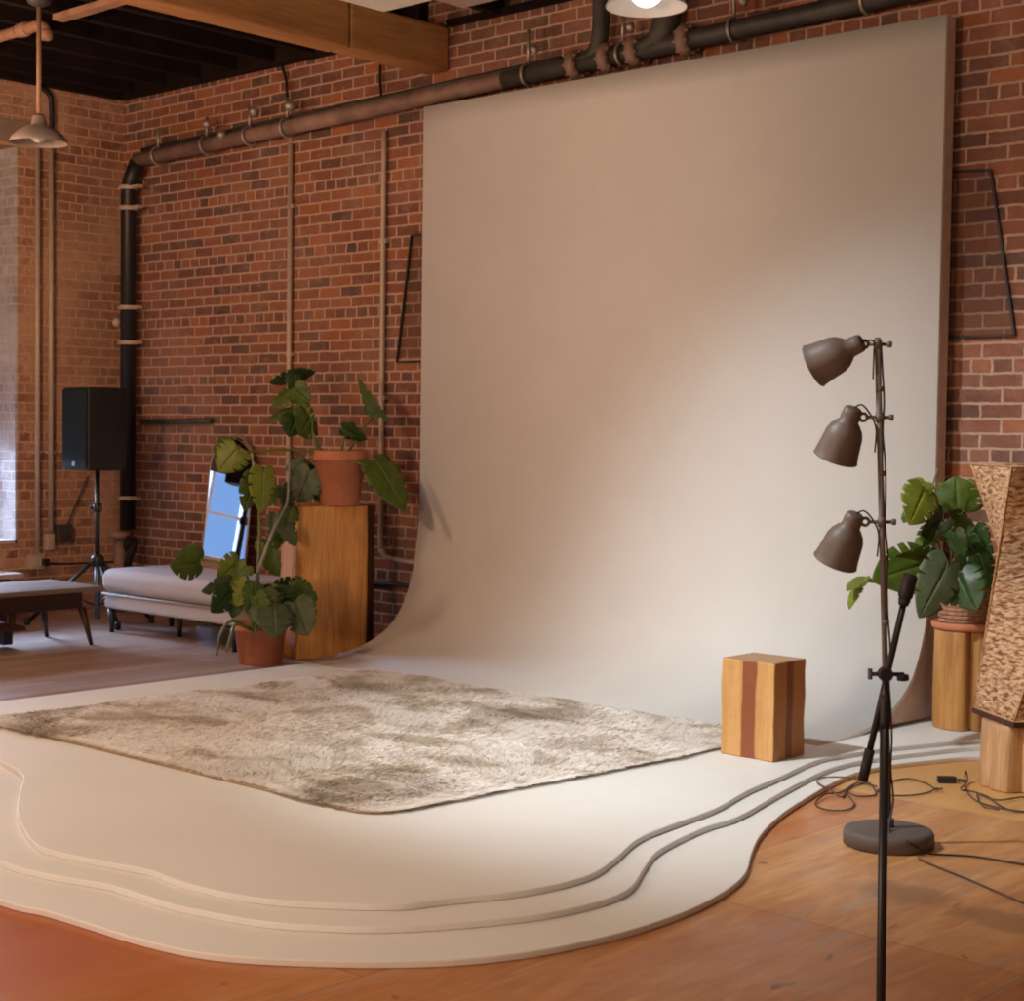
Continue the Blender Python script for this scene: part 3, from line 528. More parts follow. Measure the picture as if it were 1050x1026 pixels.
def conduit(name, pts, r, mat, label, straps=()):
    c = MB(); c.tube(smooth_path(pts,5) if len(pts)>2 else pts, r, 10)
    for s in straps: c.box((s[0]-.03,s[1]-.016,s[2]-.012),(s[0]+.03,s[1]+.016,s[2]+.012)) if s[3]=='X' else c.box((s[0]-.016,s[1]-.03,s[2]-.012),(s[0]+.016,s[1]+.03,s[2]+.012))
    return tag(c.build(name, mat), label, 'conduit')
conduit('wall_conduit', [(-8.648,7.17,.0),(-8.648,7.17,3.32)], .018, M['conduit'], 'straight pale conduit on the red bricks between the mirror and the tall log pedestal', [(-8.648,7.18,z,'X') for z in (.9,1.9,2.9)])
conduit('wall_conduit', [(-7.722,7.17,3.30),(-7.722,7.17,2.0),(-7.722,7.17,.74),(-7.70,7.17,.62),(-7.62,7.17,.575),(-7.2,7.17,.555)], .017, M['conduit'], 'pale conduit nearest the white backdrop, bending sideways at its foot', [(-7.722,7.18,z,'X') for z in (1.6,2.6)])
conduit('wall_conduit', [(XL+.025,6.45,.42),(XL+.025,6.45,3.44)], .019, M['conduit'], 'tan conduit on the left wall, the one next to the window', [(XL+.015,6.45,z,'Y') for z in (1.2,2.4)])
conduit('wall_conduit', [(XL+.025,6.56,.62),(XL+.025,6.56,3.42)], .019, M['conduit'], 'tan conduit on the left wall, the one nearer the corner', [(XL+.015,6.56,z,'Y') for z in (1.2,2.4)])
conduit('flex_conduit', [(XL+.03,6.56,3.42),(XL+.03,6.56,3.7),(XL+.03,6.54,3.80),(XL+.03,6.45,3.85)], .018, M['black'], 'short black flexible conduit at the top of the left wall')
conduit('wall_bar', [(-10.36,7.17,1.43),(-9.50,7.17,1.442)], .022, M['pipedark'], 'grey horizontal bar on the brick wall above the chaise')
conduit('wall_bar', [(-7.9,7.17,.412),(-7.25,7.17,.412)], .017, M['pipedark'], 'short grey bar low on the brick wall behind the tall stump pedestal')
conduit('hanging_wire', [(-8.755,7.17,3.86),(-8.69,7.16,3.75),(-8.665,7.15,3.6),(-8.657,7.15,3.47)], .009, M['black'], 'black wire hanging from the ceiling edge to the pipe, left of the beam')
conduit('hanging_wire', [(-7.765,7.17,3.72),(-7.755,7.16,3.62),(-7.735,7.15,3.55),(-7.72,7.14,3.49)], .009, M['black'], 'short black wire on the bricks just under the beam end')
conduit('speaker_wire', [(XL+.02,6.88,1.02),(XL+.02,6.8,.86),(XL+.02,6.70,.66)], .006, M['pipedark'], 'thin wire slanting down the left wall to the grey box')
conduit('skirting_cable', [(XL+.03,6.50,.385),(XL+.03,6.7,.37),(XL+.03,7.1,.365)], .008, M['black'], 'black cable running low along the left wall from the socket box to the corner')
def wbox(y, z, w_, h_, d, mat, label, name):
    o = thing(name, (XL,y,z-h_/2), label, 'electrical box')
    MB().box((XL,y-w_/2,z-h_/2),(XL+d,y+w_/2,z+h_/2)).build('box_body', mat, o, .006)
    MB().box((XL+d,y-w_*.3,z-h_*.3),(XL+d+.006,y+w_*.3,z+h_*.3)).build('cover_plate', mat, o, .002)
    return o
wbox(6.665,.60,.13,.13,.05, M['pipedark'], 'grey square junction box on the left wall under the speaker', 'junction_box')
wbox(6.545,.54,.07,.12,.05, M['conduit'], 'small tan outlet box at the foot of the conduit nearer the corner', 'outlet_box')
o = wbox(6.43,.40,.12,.11,.06, M['conduit'], 'tan socket box with a black plug at the foot of the conduit by the window', 'socket_box')
MB().box((XL+.06,6.46,.37),(XL+.10,6.51,.42)).build('plug', M['black'], o, .006)

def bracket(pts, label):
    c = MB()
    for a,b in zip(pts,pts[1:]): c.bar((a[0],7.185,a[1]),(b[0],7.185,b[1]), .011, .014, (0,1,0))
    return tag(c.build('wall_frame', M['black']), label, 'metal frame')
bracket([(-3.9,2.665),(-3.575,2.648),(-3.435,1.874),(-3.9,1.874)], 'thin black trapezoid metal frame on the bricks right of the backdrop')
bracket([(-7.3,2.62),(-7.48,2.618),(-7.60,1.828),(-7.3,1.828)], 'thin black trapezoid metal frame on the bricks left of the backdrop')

# ----------------------------------------------------------------------------- cyclorama with its tiered platform
XA, XB = -7.22, -3.74
cy = thing('cyclorama', (-5.4,6.0,0), 'big white curved studio backdrop flowing onto a wavy tiered platform', 'backdrop')
def tier(pts, left, right):
    core = smooth_path([(x,y,0) for x,y in left+pts+right], 5)
    return [(p.x,p.y) for p in core]+[(-2.35,7.10),(-7.13,7.10)]
T1 = tier(TIER_ONE, [(-7.13,3.0),(-6.6,2.86),(-5.8,2.62),(-4.9,2.45)], [(-3.05,6.72),(-2.7,6.86),(-2.35,6.92)])
T2 = tier(TIER_TWO, [(-7.13,3.42),(-6.6,3.3),(-5.9,3.02),(-5.2,2.74)], [(-3.1,6.83),(-2.75,6.95),(-2.35,7.0)])
T3 = tier(TIER_THREE, [(-7.13,3.66),(-6.7,3.60),(-6.3,3.52)], [(-3.15,6.9),(-2.8,7.02),(-2.35,7.06)])
for T,z in ((T1,0),(T2,.02),(T3,.04)):
    MB().prism(T, z, z+.02).build('platform_tier', M['cyc'], cy, .004, 2)
prof = smooth_path([(7.03,3.365,0),(7.03,2.4,0),(7.03,1.4,0),(7.03,1.0,0),(7.015,.75,0),(6.975,.53,0),(6.91,.36,0),(6.82,.24,0),(6.67,.145,0),(6.48,.09,0),(6.25,.066,0),(6.05,.0605,0)],5)
front = [(p.x,p.y) for p in prof]
nrm = []
for i in range(len(front)):
    a = V(front[max(i-1,0)]); b2 = V(front[min(i+1,len(front)-1)]); d = (b2-a).normalized(); nrm.append(V((-d.y,d.x)))
back = []
for p,n in zip(front,nrm):
    q = V(p)+n*.018 if n.x >= 0 else V(p)-n*.018
    back.append((max(q.x,p[0]), max(min(q.y,p[1]),.0601)))
cw = MB(); n = len(front)
vs = [(XA,y,z) for y,z in front]+[(XB,y,z) for y,z in front]+[(XA,y,z) for y,z in back]+[(XB,y,z) for y,z in back]
fs = []
for i in range(n-1):
    fs += [(i,i+1,n+i+1,n+i),(2*n+i,3*n+i,3*n+i+1,2*n+i+1),(i,2*n+i,2*n+i+1,i+1),(n+i,n+i+1,3*n+i+1,3*n+i)]
fs += [(0,n,3*n,2*n),(n-1,3*n-1,4*n-1,2*n-1)]
cw.add(vs, fs, False)
o = cw.build('cove_wall', M['cyc'], cy)
for k,p in enumerate(o.data.polygons): p.use_smooth = (abs(p.normal.x) < .5)
# right flank panel that closes the gap between the cove and the brick wall
flank = [(y+.004,z) for y,z in back if z > .075]+[(7.125,.0605),(7.125,3.365)]
s_ = MB(); s_.sweep(flank, XB-.02, XB-.001); s_.build('flank_panel', M['cyc_side'], cy)
s_ = MB()
for x in (XA+.3,-6.3,-5.5,-4.7,XB-.3): s_.box((x-.02,7.05,.9),(x+.02,7.12,3.36))
s_.box((XA+.02,7.05,3.31),(XB-.03,7.12,3.362)); s_.build('back_framing', M['batten'], cy)
for a,b2 in (((-3.62,6.13),(-2.95,6.93)),((-3.72,6.28),(-3.38,6.22))):
    pass

# ----------------------------------------------------------------------------- rug
rg = thing('shag_rug', (-5.33,4.9,.06), 'large mottled beige and cream shag rug lying on the white platform', 'rug')
RC = [(-6.70,3.78),(-4.13,3.80),(-3.955,5.62),(-3.95,6.05),(-6.62,6.06)]
RQ = [V((-6.70,3.78,0)),V((-4.13,3.80,0)),V((-3.965,6.03,0)),V((-6.62,6.06,0))]
def rq(u,v):
    return (RQ[0]*(1-u)+RQ[1]*u)*(1-v)+(RQ[3]*(1-u)+RQ[2]*u)*v
def inside_r(u,v,r=.045):
    du = max(0,abs(u-.5)-(.5-r)); dv = max(0,abs(v-.5)-(.5-r)); return (du*du+dv*dv)**.5 <= r
edge = []
for k in range(64):
    a = 2*math.pi*(k+.5)/64; r = .045
    cx = .5+(.5-r)*(1 if math.cos(a)>0 else -1); cyy = .5+(.5-r)*(1 if math.sin(a)>0 else -1)
    edge.append(rq(cx+r*math.cos(a), cyy+r*math.sin(a)))
MB().prism([(p.x,p.y) for p in edge], .0605, .072).build('backing', M['backing'], rg)
pm = MB(); rr = random.Random(3)
NB = 90000
vs = []; fs = []
for i in range(NB):
    if i < NB*.12:   # a denser fringe along the edges
        s = rr.random(); e = rr.randrange(4); q = abs(rr.gauss(0,.006))
        u,v = [(s,q),(s,1-q),(q,s),(1-q,s)][e]
    else: u,v = rr.random(), rr.random()
    if not inside_r(u,v): continue
    p = rq(u,v); a = rr.random()*6.283; h = .013*(.55+.7*rr.random()); wd = .0035+.004*rr.random()
    lump = .5+.5*noise.noise(V((p.x*7,p.y*7,0)))
    h *= .6+.8*lump
    flow = noise.noise(V((p.x*1.7,p.y*1.7,3)))*4.0+a*.28
    lean = .026+.026*rr.random()
    dx,dy = math.cos(a)*wd, math.sin(a)*wd
    k = len(vs)
    vs += [(p.x-dx,p.y-dy,.068),(p.x+dx,p.y+dy,.068),(p.x+math.cos(flow)*lean+dx*.4,p.y+math.sin(flow)*lean+dy*.4,.068+h),(p.x+math.cos(flow)*lean*1.2-dx*.4,p.y+math.sin(flow)*lean*1.2-dy*.4,.068+h*.95)]
    fs.append((k,k+1,k+2,k+3))
me = bpy.data.meshes.new('pile'); o0 = ORG[rg.name]
me.from_pydata([(a-o0.x,b-o0.y,c-o0.z) for a,b,c in vs], [], fs); me.materials.append(M['rug']); me.update()
o = bpy.data.objects.new('pile', me); COL.objects.link(o); o.parent = rg; o['kind'] = 'stuff'; ORG[o.name] = o0

# ----------------------------------------------------------------------------- wooden block on the platform
bk = MB()
bx = V((-3.812,5.727,.0605)); hx,hy,H = .131,.118,.405
N = 12; vs = []; fs = []
lay = 9
for j in range(lay):
    z = H*j/(lay-1); k = 1+.008*math.cos(j*1.3)+.012*(j/(lay-1)-.5)
    ring = []
    for (ax_,ay_,bx_,by_) in ((-1,-1,1,-1),(1,-1,1,1),(1,1,-1,1),(-1,1,-1,-1)):
        for q in range(N):
            t_ = q/N; X_ = ax_+(bx_-ax_)*t_; Y_ = ay_+(by_-ay_)*t_
            ring.append((X_,Y_))
    for X_,Y_ in ring:
        vs.append((bx.x+hx*X_*k+.0008*math.sin(7*Y_+j), bx.y+hy*Y_*k+.002*math.sin(6*X_+j*1.7), bx.z+z))
R4 = 4*N
for j in range(lay-1):
    for k in range(R4): fs.append((j*R4+k, j*R4+(k+1)%R4, (j+1)*R4+(k+1)%R4, (j+1)*R4+k))
bk.add(vs, fs); bk.f += [tuple(reversed(range(R4))), tuple((lay-1)*R4+k for k in range(R4))]; bk.sm += [False,False]
tag(bk.build('wood_block_stool', M['block'], None, .006, 2, bx), 'square solid wood block with dark red stripes beside the rug', 'stool')

# ----------------------------------------------------------------------------- log pedestals
def log(name, outline, z0, z1, mat, label, cat='pedestal', taper=0, bark=None, cx=None):
    c = V((sum(p[0] for p in outline)/len(outline), sum(p[1] for p in outline)/len(outline), 0))
    vs = []; fs = []; n = len(outline); L_ = 7
    for j in range(L_):
        z = z0+(z1-z0)*j/(L_-1)
        for i,(x,y) in enumerate(outline):
            k = 1+taper*(1-j/(L_-1))+.012*math.sin(i*.9+j*.8)
            vs.append((c.x+(x-c.x)*k, c.y+(y-c.y)*k, z))
    for j in range(L_-1):
        for i in range(n): fs.append((j*n+i, j*n+(i+1)%n, (j+1)*n+(i+1)%n, (j+1)*n+i))
    m_ = MB(); m_.add(vs, fs, True); m_.f += [tuple(reversed(range(n))), tuple((L_-1)*n+i for i in range(n))]; m_.sm += [False,False]
    o = m_.build(name, mat, None, .008, 2, (c.x,c.y,z0)); tag(o, label, cat); return o
def ring(cx, cy_, r, n=40, lobes=()):
    out = []
    for k in range(n):
        a = 2*math.pi*k/n; q = r
        for (a0,wd,dp) in lobes:
            d = (a-a0+math.pi)%(2*math.pi)-math.pi
            q -= dp*math.exp(-(d/wd)**2)
        out.append((cx+q*math.cos(a), cy_+q*math.sin(a)))
    return out
def poly_round(P, r=.05, n=5):
    out = []
    for i,p in enumerate(P):
        p = V(p); a = V(P[i-1]); b = V(P[(i+1)%len(P)])
        p1 = p+(a-p).normalized()*r; p2 = p+(b-p).normalized()*r
        for k in range(n+1):
            t_ = k/n; out.append(tuple((p1*(1-t_)+p*t_)*(1-t_)+(p*(1-t_)+p2*t_)*t_))
    return out
e = V((.35,.937)); bk_ = V((-.937,.35)); A = V((-7.60,6.37))
P = [A, A+e*.47, A+e*.53+bk_*.07, A+e*.50+bk_*.34, A+bk_*.37+e*.02]
ped = thing('log_pedestal', (-7.72,6.62,0), 'tall squared orange log pedestal left of the white backdrop', 'pedestal')
lo = log('tmp', poly_round([tuple(p) for p in P[:2]+[A+e*.46+bk_*.36, A+bk_*.37+e*.02]], .035, 3), 0, .928, M['log'], '', '')
lo.name = 'log_body'; lo.data.name = 'log_body'
for k in ('label','category'): del lo[k]
lo.parent = ped; lo.location = lo.location-V(ped.location)
MB().prism([tuple(A+e*.455+bk_*.004), tuple(A+e*.52+bk_*.03), tuple(A+e*.53+bk_*.30), tuple(A+e*.47+bk_*.34)], 0, .926).build('bark_edge', M['log_bark'], ped, .015, 3)
log('log_stool', ring(-3.527,6.935,.132,48,[(-.75,.16,.045)]), .0605, .515, M['log_pale'], 'honey-coloured round log stand under the plant at the backdrop edge', 'pedestal')
log('log_stool', ring(-2.86,6.215,.188,56,[(-1.35,.12,.05),(-2.15,.10,.018)]), 0, .264, M['log_rose'], 'low thick log base under the tall woven lamp', 'pedestal', .05)

# ----------------------------------------------------------------------------- woven twisted lamp
wl = thing('woven_floor_lamp', (-2.866,6.246,.2645), 'tall twisted column lamp of woven seagrass standing on a log base', 'lamp')
ex = V((.799,-.601,0)); ey = V((.601,.799,0)); cc = V((-2.866,6.246,0))
z0, z1, hb, ht = .290, 1.287, .1715, .172
cor = [(-1,-1),(1,-1),(1,1),(-1,1)]
bot = [cc+ex*hb*a+ey*hb*b+V((0,0,z0)) for a,b in cor]; ct = cc+V((-.026,-.024,0))
top = [ct+ex*ht*a+ey*ht*b+V((0,0,z1)) for a,b in cor]
me = bpy.data.meshes.new('woven_shade'); vs = []; fs = []; uvs = []
NU, NVv = 10, 36
for k in range(4):
    b0,b1 = bot[k],bot[(k+1)%4]; t0,t1 = top[(k+1)%4],top[(k+2)%4]
    base = len(vs)
    for j in range(NVv+1):
        for i in range(NU+1):
            u,v = i/NU, j/NVv
            vs.append((b0*(1-u)+b1*u)*(1-v)+(t0*(1-u)+t1*u)*v); uvs.append(((u-.5)*.33*(1-.25*math.sin(math.pi*v))+k*.5, v*.97))
    for j in range(NVv):
        for i in range(NU): fs.append((base+j*(NU+1)+i, base+j*(NU+1)+i+1, base+(j+1)*(NU+1)+i+1, base+(j+1)*(NU+1)+i))
o0 = ORG[wl.name]; me.from_pydata([tuple(p-o0) for p in vs], [], fs); me.materials.append(M['weave'])
ul = me.uv_layers.new(name='UVMap')
for lp in me.loops: ul.data[lp.index].uv = uvs[lp.vertex_index]
for p in me.polygons: p.use_smooth = True
me.update(); o = bpy.data.objects.new('woven_shade', me); COL.objects.link(o); o.parent = wl; ORG[o.name] = o0
sd = o.modifiers.new('solid','SOLIDIFY'); sd.thickness = .008; sd.offset = -1
c = MB()
for k in range(4):
    pts = [bot[k]*(1-j/12)+top[(k+1)%4]*(j/12) for j in range(13)]
    c.tube(pts, .0035, 6); c.tube([top[k],top[(k+1)%4]], .004, 6); c.tube([bot[k],bot[(k+1)%4]], .004, 6)
c.build('shade_rib', M['tan_rib'], wl)
MB().obox(cc+V((0,0,.2765)), ex, ey, V((0,0,1)), .355, .355, .024).build('base_plate', M['log_bark'], wl, .004)

# ----------------------------------------------------------------------------- plants
def leaf_mesh(B, T, wr, twist, seed):
    """split heart-shaped leaf: blade grid in two halves folded along the midrib, curved towards the tip"""
    B,T = V(B),V(T); ax = (T-B); Ln = ax.length; ax.normalize()
    r = random.Random(seed)
    view = (V((0,0,1.4))-B).normalized()
    n = (view-ax*view.dot(ax)).normalized(); s = ax.cross(n).normalized()
    sg = 1 if r.random() > .5 else -1
    q = math.cos(twist*sg); w_ = math.sin(twist*sg)
    n, s = n*q+s*w_, s*q-n*w_
    up = 1 if n.z >= 0 else -1
    out = [(.03,-.02),(.16,-.13),(.30,-.13),(.42,-.04),(.485,.10),(.50,.24),(.48,.38),(.43,.53),(.345,.68),(.23,.82),(.11,.93),(.0,1.0)]
    o2 = smooth_path([(a,b,0) for a,b in out], 4)
    NR = len(o2); K = 5; vs = []; fs = []
    slits = [int(NR*f) for f in (.36+.04*r.random(), .52+.03*r.random(), .68)]
    droop = .10+.12*r.random(); cup = .10+.16*r.random()
    for side in (-1,1):
        base = len(vs)
        sl = [k+r.choice((-1,0,1)) for k in slits]
        for i,p in enumerate(o2):
            x,y = p.x*wr*1.28, p.y
            f = 1.0
            if i in sl: f = .56
            my = min(max(y*.95,0.0),1.0) if i else 0.0
            for k in range(K+1):
                t_ = k/K
                X_ = x*f*t_*1.0; Y_ = my*(1-t_*f)+y*t_*f if f == 1 else my+(y-my)*t_*f
                Z_ = -cup*abs(X_)**1.5*1.3+.05*math.sin(9*Y_+side)*abs(X_)
                Z_ -= droop*Y_*Y_*.9
                Z_ += .02*abs(X_)*(-1 if k==0 else 1)
                vs.append(B+ax*(Y_*Ln*(1-.0))+s*(side*X_*Ln)+n*((Z_+droop*.9*Y_)*Ln*1.0))
        for i in range(NR-1):
            for k in range(K):
                fs.append((base+i*(K+1)+k, base+i*(K+1)+k+1, base+(i+1)*(K+1)+k+1, base+(i+1)*(K+1)+k))
    return vs, fs
def add_leaves(root, data, seed):
    for i,(b,t_,wr,tint,tw) in enumerate(data):
        vs,fs = leaf_mesh(b,t_,wr,tw,seed+i)
        m_ = MB(); m_.add(vs,fs,True)
        o = m_.build('leaf', LEAFM[tint], root)
        sd = o.modifiers.new('solid','SOLIDIFY'); sd.thickness = .0015
def add_petioles(root, leaves, stems, r):
    pts = [q for p in stems for q in smooth_path(p,8)]
    for b,t_,*_ in leaves:
        b = V(b); q = min(pts, key=lambda p: (p-b).length+.35*max(0,p.z-b.z)); d = (q-b).length
        if d < .012: continue
        mid = (q+b)/2+V((0,0,d*.12))
        MB().tube(smooth_path([q,mid,b,b+(V(t_)-b)*.06],3), r, 6).build('leaf_stalk', M['stem'], root)
def add_stems(root, data, r, pale=()):
    for i,p in enumerate(data):
        pts = smooth_path(p,4); n = len(pts)
        MB().tube(pts, [r*(1.15-.5*k/(n-1)) for k in range(n)], 7).build('stem', M['stem_pale'] if i in pale else M['stem'], root)
def pot(root, c, rb, rt, h, rim, mat, soil=True):
    c = V(c)
    prof = [(rb*.9,0),(rb,.004),(rb+(rt-rb)*.78,h-rim),(rt*.985,h-rim),(rt,h-rim+.006),(rt*1.015,h-.006),(rt,h),(rt*.9,h),(rt*.86,h-.04),(rt*.8,h-.05)]
    po = MB().lathe(prof, c, (0,0,1), 36, False).lathe([(rb*.9,0),(1e-4,0)], c, (0,0,1), 36, False); po = po.build('pot', mat, root)
    MB().lathe([(rt*.86,h-.042),(rt*.5,h-.03),(1e-4,h-.026)], c, (0,0,1), 24, False).build('soil', M['soil'], po)

pu = thing('potted_monstera', (-7.54,6.66,.93), 'monstera with sparse leaves in a terracotta pot on top of the tall log pedestal', 'plant')
pot(pu, (-7.54,6.66,.93), .118, .165, .335, .06, M['terra'])
add_leaves(pu, LEAVES_UPPER, 100); add_stems(pu, STEMS_UPPER, .009); add_petioles(pu, LEAVES_UPPER, STEMS_UPPER, .0042)
pf = thing('potted_monstera', (-7.64,6.13,0), 'leafy monstera in a low terracotta pot on the floor beside the log pedestal', 'plant')
pot(pf, (-7.64,6.13,0), .128, .158, .25, .05, M['terra'])
add_leaves(pf, LEAVES_FLOOR, 200); add_stems(pf, STEMS_FLOOR, .010, (0,)); add_petioles(pf, LEAVES_FLOOR, STEMS_FLOOR, .0045)
pr_ = thing('potted_monstera', (-3.527,6.935,.5155), 'lush monstera in a woven basket pot on the log stand right of the backdrop', 'plant')
MB().lathe([(.1,0),(.138,.002),(.146,.012),(.146,.034),(.138,.036),(.12,.012),(.1,.01)], (-3.527,6.935,.5155), (0,0,1), 36, False).build('saucer', M['terra'], pr_)
bs = MB()
for k in range(12): bs.torus((-3.527,6.935,.538+.0185*k), (0,0,1), .104+.0012*k, .0115, 36, 6)
bs.lathe([(.08,0),(.1,.0),(.105,.2),(.1,.215)], (-3.527,6.935,.533), (0,0,1), 30)
bs = bs.build('basket_pot', M['basket'], pr_)
MB().lathe([(.098,.222),(.05,.23),(1e-4,.232)], (-3.527,6.935,.529), (0,0,1), 24, False).build('soil', M['soil'], bs)
add_leaves(pr_, LEAVES_RIGHT, 300); add_stems(pr_, STEMS_RIGHT, .006); add_petioles(pr_, LEAVES_RIGHT, STEMS_RIGHT, .0032)

# ----------------------------------------------------------------------------- three-headed floor lamp
fl = thing('spotlight_floor_lamp', (-2.787,4.969,0), 'grey-brown floor lamp with three bell-shaped spotlights on one pole', 'lamp')
MB().lathe([(.145,0),(.153,.004),(.153,.042),(.148,.052),(.135,.056),(.02,.058),(1e-4,.058)], (-2.787,4.969,0), (0,0,1), 56, False).lathe([(.145,0),(1e-4,0)], (-2.787,4.969,0), (0,0,1), 56, False).build('base', M['basegrey'], fl)
PB, PT = V((-2.795,4.985,.055)), V((-2.882,4.985,1.735))
def onpole(z): return PB+(PT-PB)*((z-PB.z)/(PT.z-PB.z))
MB().tube([PB,PT], .0105, 14).lathe([(.018,0),(.018,.03),(.0105,.034)], PB, (0,0,1), 16).build('pole', M['lampgrey'], fl)
cr = V((.7365,.6763,0)); tocam = V((.675,-.736,0)); up = V((0,0,1))
def head(z, neck_off, axis, ring_at):
    P0 = onpole(z); axis = V(axis).normalized()
    J = P0-cr*ring_at[0]+up*ring_at[1]
    arm = MB(); arm.tube([P0+cr*.028, J+cr*.018], .0065, 10); arm.lathe([(.014,-.016),(.014,.016)], P0, (0,0,1), 12)
    arm.lathe([(.006,0),(.006,.012),(.011,.014),(.011,.026),(.0,.027)], P0+cr*.022, cr, 12, False); arm.torus(J, tocam, .013, .0055, 16, 6)
    arm.build('lamp_arm', M['lampgrey'], fl)
    N0 = J-cr*neck_off[0]+up*neck_off[1]
    sh = MB()
    pr2 = [(1e-4,-.022),(.024,-.022),(.031,-.016),(.033,.0),(.034,.028),(.043,.037),(.057,.055),(.065,.076),(.069,.105),(.073,.138),(.0775,.163),(.0795,.166),(.0785,.168),(.075,.16),(.066,.11),(.061,.08),(.05,.055),(1e-4,.05)]
    sh.lathe(pr2, N0, axis, 36, False); o = sh.build('lamp_shade', M['lampgrey'], fl)
    MB().ball(N0+axis*.095, .03, 16).build('bulb', M['white_enamel'], o)
    MB().tube(smooth_path([N0-axis*.02, N0-axis*.03+cr*.03, P0+up*-.03-cr*.012, P0-up*.12-cr*.013],5), .003, 6).build('cord', M['black'], o)
head(1.712, (.026,-.002), -cr*.78-up*.42-tocam*.42, (.045,.0))
head(1.462, (.040,.012), -cr*.26-up*.94-tocam*.32, (.055,.0))
head(1.104, (.040,.008), -cr*.30-up*.92-tocam*.32, (.057,.0))
cd = MB()
pts = [onpole(1.72)+cr*.012]
for k in range(15):
    z = 1.62-k*.105; pts.append(onpole(z)+cr*(.014+.004*math.sin(k*2.3))+tocam*.004)
pts += [V(p) for p in LAMP_CORD]
cd.tube(smooth_path(pts,4), .0035, 6).build('power_cord', M['black'], fl)
cl = MB()
for z in (1.56,1.46,1.27,.98,.76): cl.lathe([(.014,-.009),(.014,.009)], onpole(z)+cr*.004, (0,0,1), 10)
cl.build('cord_clip', M['lampgrey'], fl)

# ----------------------------------------------------------------------------- boom stand in the foreground
st = thing('boom_stand', (-1.49,2.648,0), 'thin black boom stand standing closest to the camera in front of the floor lamp', 'stand')
SB = V((-1.49,2.648,0)); SJ = V((-1.507,2.662,.963))
MB().tube([SB+up*.02, SB+(SJ-SB)*.93], .0088, 14).tube([SB+(SJ-SB)*.90, SJ+up*.012], .0068, 12).build('pole', M['black'], st)
MB().lathe([(.0098,-.03),(.0106,-.02),(.0106,.02),(.008,.03)], SB+(SJ-SB)*.93, (0,0,1), 16).build('height_collar', M['black_rough'], st)
jt = MB(); jt.lathe([(.012,-.012),(.0135,-.008),(.0135,.008),(.012,.012)], SJ, tocam, 18); jt.tube([SJ-cr*.024, SJ+cr*.034], .004, 10); jt.lathe([(.006,-.010),(.0075,0),(.006,.010)], SJ+cr*.032-up*.006, cr, 12)
jt.build('boom_clamp', M['black_rough'], st)
MB().tube([SJ-cr*.014, SJ-cr*.029], .004, 8).bar(SJ-cr*.028-up*.010, SJ-cr*.028+up*.010, .005, .007, (1,0,0)).build('wing_knob', M['black'], st)
BA, BB = V((-1.532,2.634,.770)), V((-1.487,2.695,1.112))
bd = (BB-BA).normalized()
MB().tube([BA,BB], .0062, 12).build('boom_arm', M['black'], st)
MB().tube([BA-bd*.004,BA+bd*.055], .0095, 12).build('boom_grip', M['black_rough'], st)
MB().lathe([(.010,0),(.0135,.005),(.0145,.042),(.012,.047),(1e-4,.048)], BB-bd*.012, bd, 18, False).lathe([(.009,-.012),(.012,0)], BB-bd*.012, bd, 14).build('boom_head', M['black_rough'], st)
for k in range(3):
    a = k*2.094+.5
    MB().tube([SB+up*.16, SB+V((math.cos(a)*.30,math.sin(a)*.30,.012))], .009, 10).build('leg', M['black'], st)
MB().lathe([(.022,0),(.022,.05)], SB+up*.135, (0,0,1), 16).build('leg_hub', M['black_rough'], st)

# ----------------------------------------------------------------------------- speaker on tripod
D0 = V((-9.81,6.425,0)); tc_ = V((.845,-.535,0)).normalized(); lf = V((-.535,-.845,0)).normalized()
nf = (tc_*math.cos(math.radians(62))+lf*math.sin(math.radians(62))).normalized(); sd_ = up.cross(nf).normalized()
sp = thing('loudspeaker', D0+V((0,0,1.09)), 'black loudspeaker mounted on the tripod in the corner', 'speaker')
cen = D0+V((0,0,1.09))
dpt, wdt, hgt = .34, .36, .57
def spt(a,b,c): return cen+nf*a+sd_*b+up*c
fr_ = [(dpt/2,-wdt/2),(dpt/2,wdt/2),(-dpt*.15,wdt/2),(-dpt/2,wdt*.28),(-dpt/2,-wdt*.28),(-dpt*.15,-wdt/2)]
vs = [spt(a,b,0) for a,b in fr_]+[spt(a,b,hgt) for a,b in fr_]
bb = MB(); bb.add(vs, [tuple(reversed(range(6))), tuple(range(6,12))]+[(i,(i+1)%6,6+(i+1)%6,6+i) for i in range(6)]); bb.build('cabinet', M['black_rough'], sp, .012, 3)
gr = MB().obox(spt(dpt/2+.006,0,hgt/2), sd_, nf, up, wdt-.03, .014, hgt-.03).build('grille', M['grille'], sp, .006, 3)
MB().obox(spt(dpt/2+.014,0,.045), sd_, nf, up, .034, .004, .030).build('badge', M['badge'], gr)
MB().lathe([(.03,-.005),(.03,.0),(.02,.004)], spt(0,0,-.0), (0,0,-1), 16).build('pole_socket', M['black'], sp)
ts = thing('speaker_tripod', D0, 'black tripod stand carrying the loudspeaker behind the chaise', 'stand')
MB().tube([D0+up*.44, D0+up*1.086], .018, 14).build('upper_pole', M['black'], ts)
MB().tube([D0+up*.05, D0+up*.46], .022, 14).build('lower_tube', M['blue_steel'], ts)
MB().lathe([(.03,0),(.045,.01),(.045,.06),(.03,.08)], D0+up*.42, (0,0,1), 18).build('leg_hub', M['black'], ts)
MB().lathe([(.028,0),(.032,.01),(.032,.05),(.026,.06)], D0+up*.80, (0,0,1), 16).tube([D0+up*.83, D0+up*.83-V((.674,.6,0))*.06+V((0,0,0))], .012, 8).build('height_clamp', M['black'], ts)
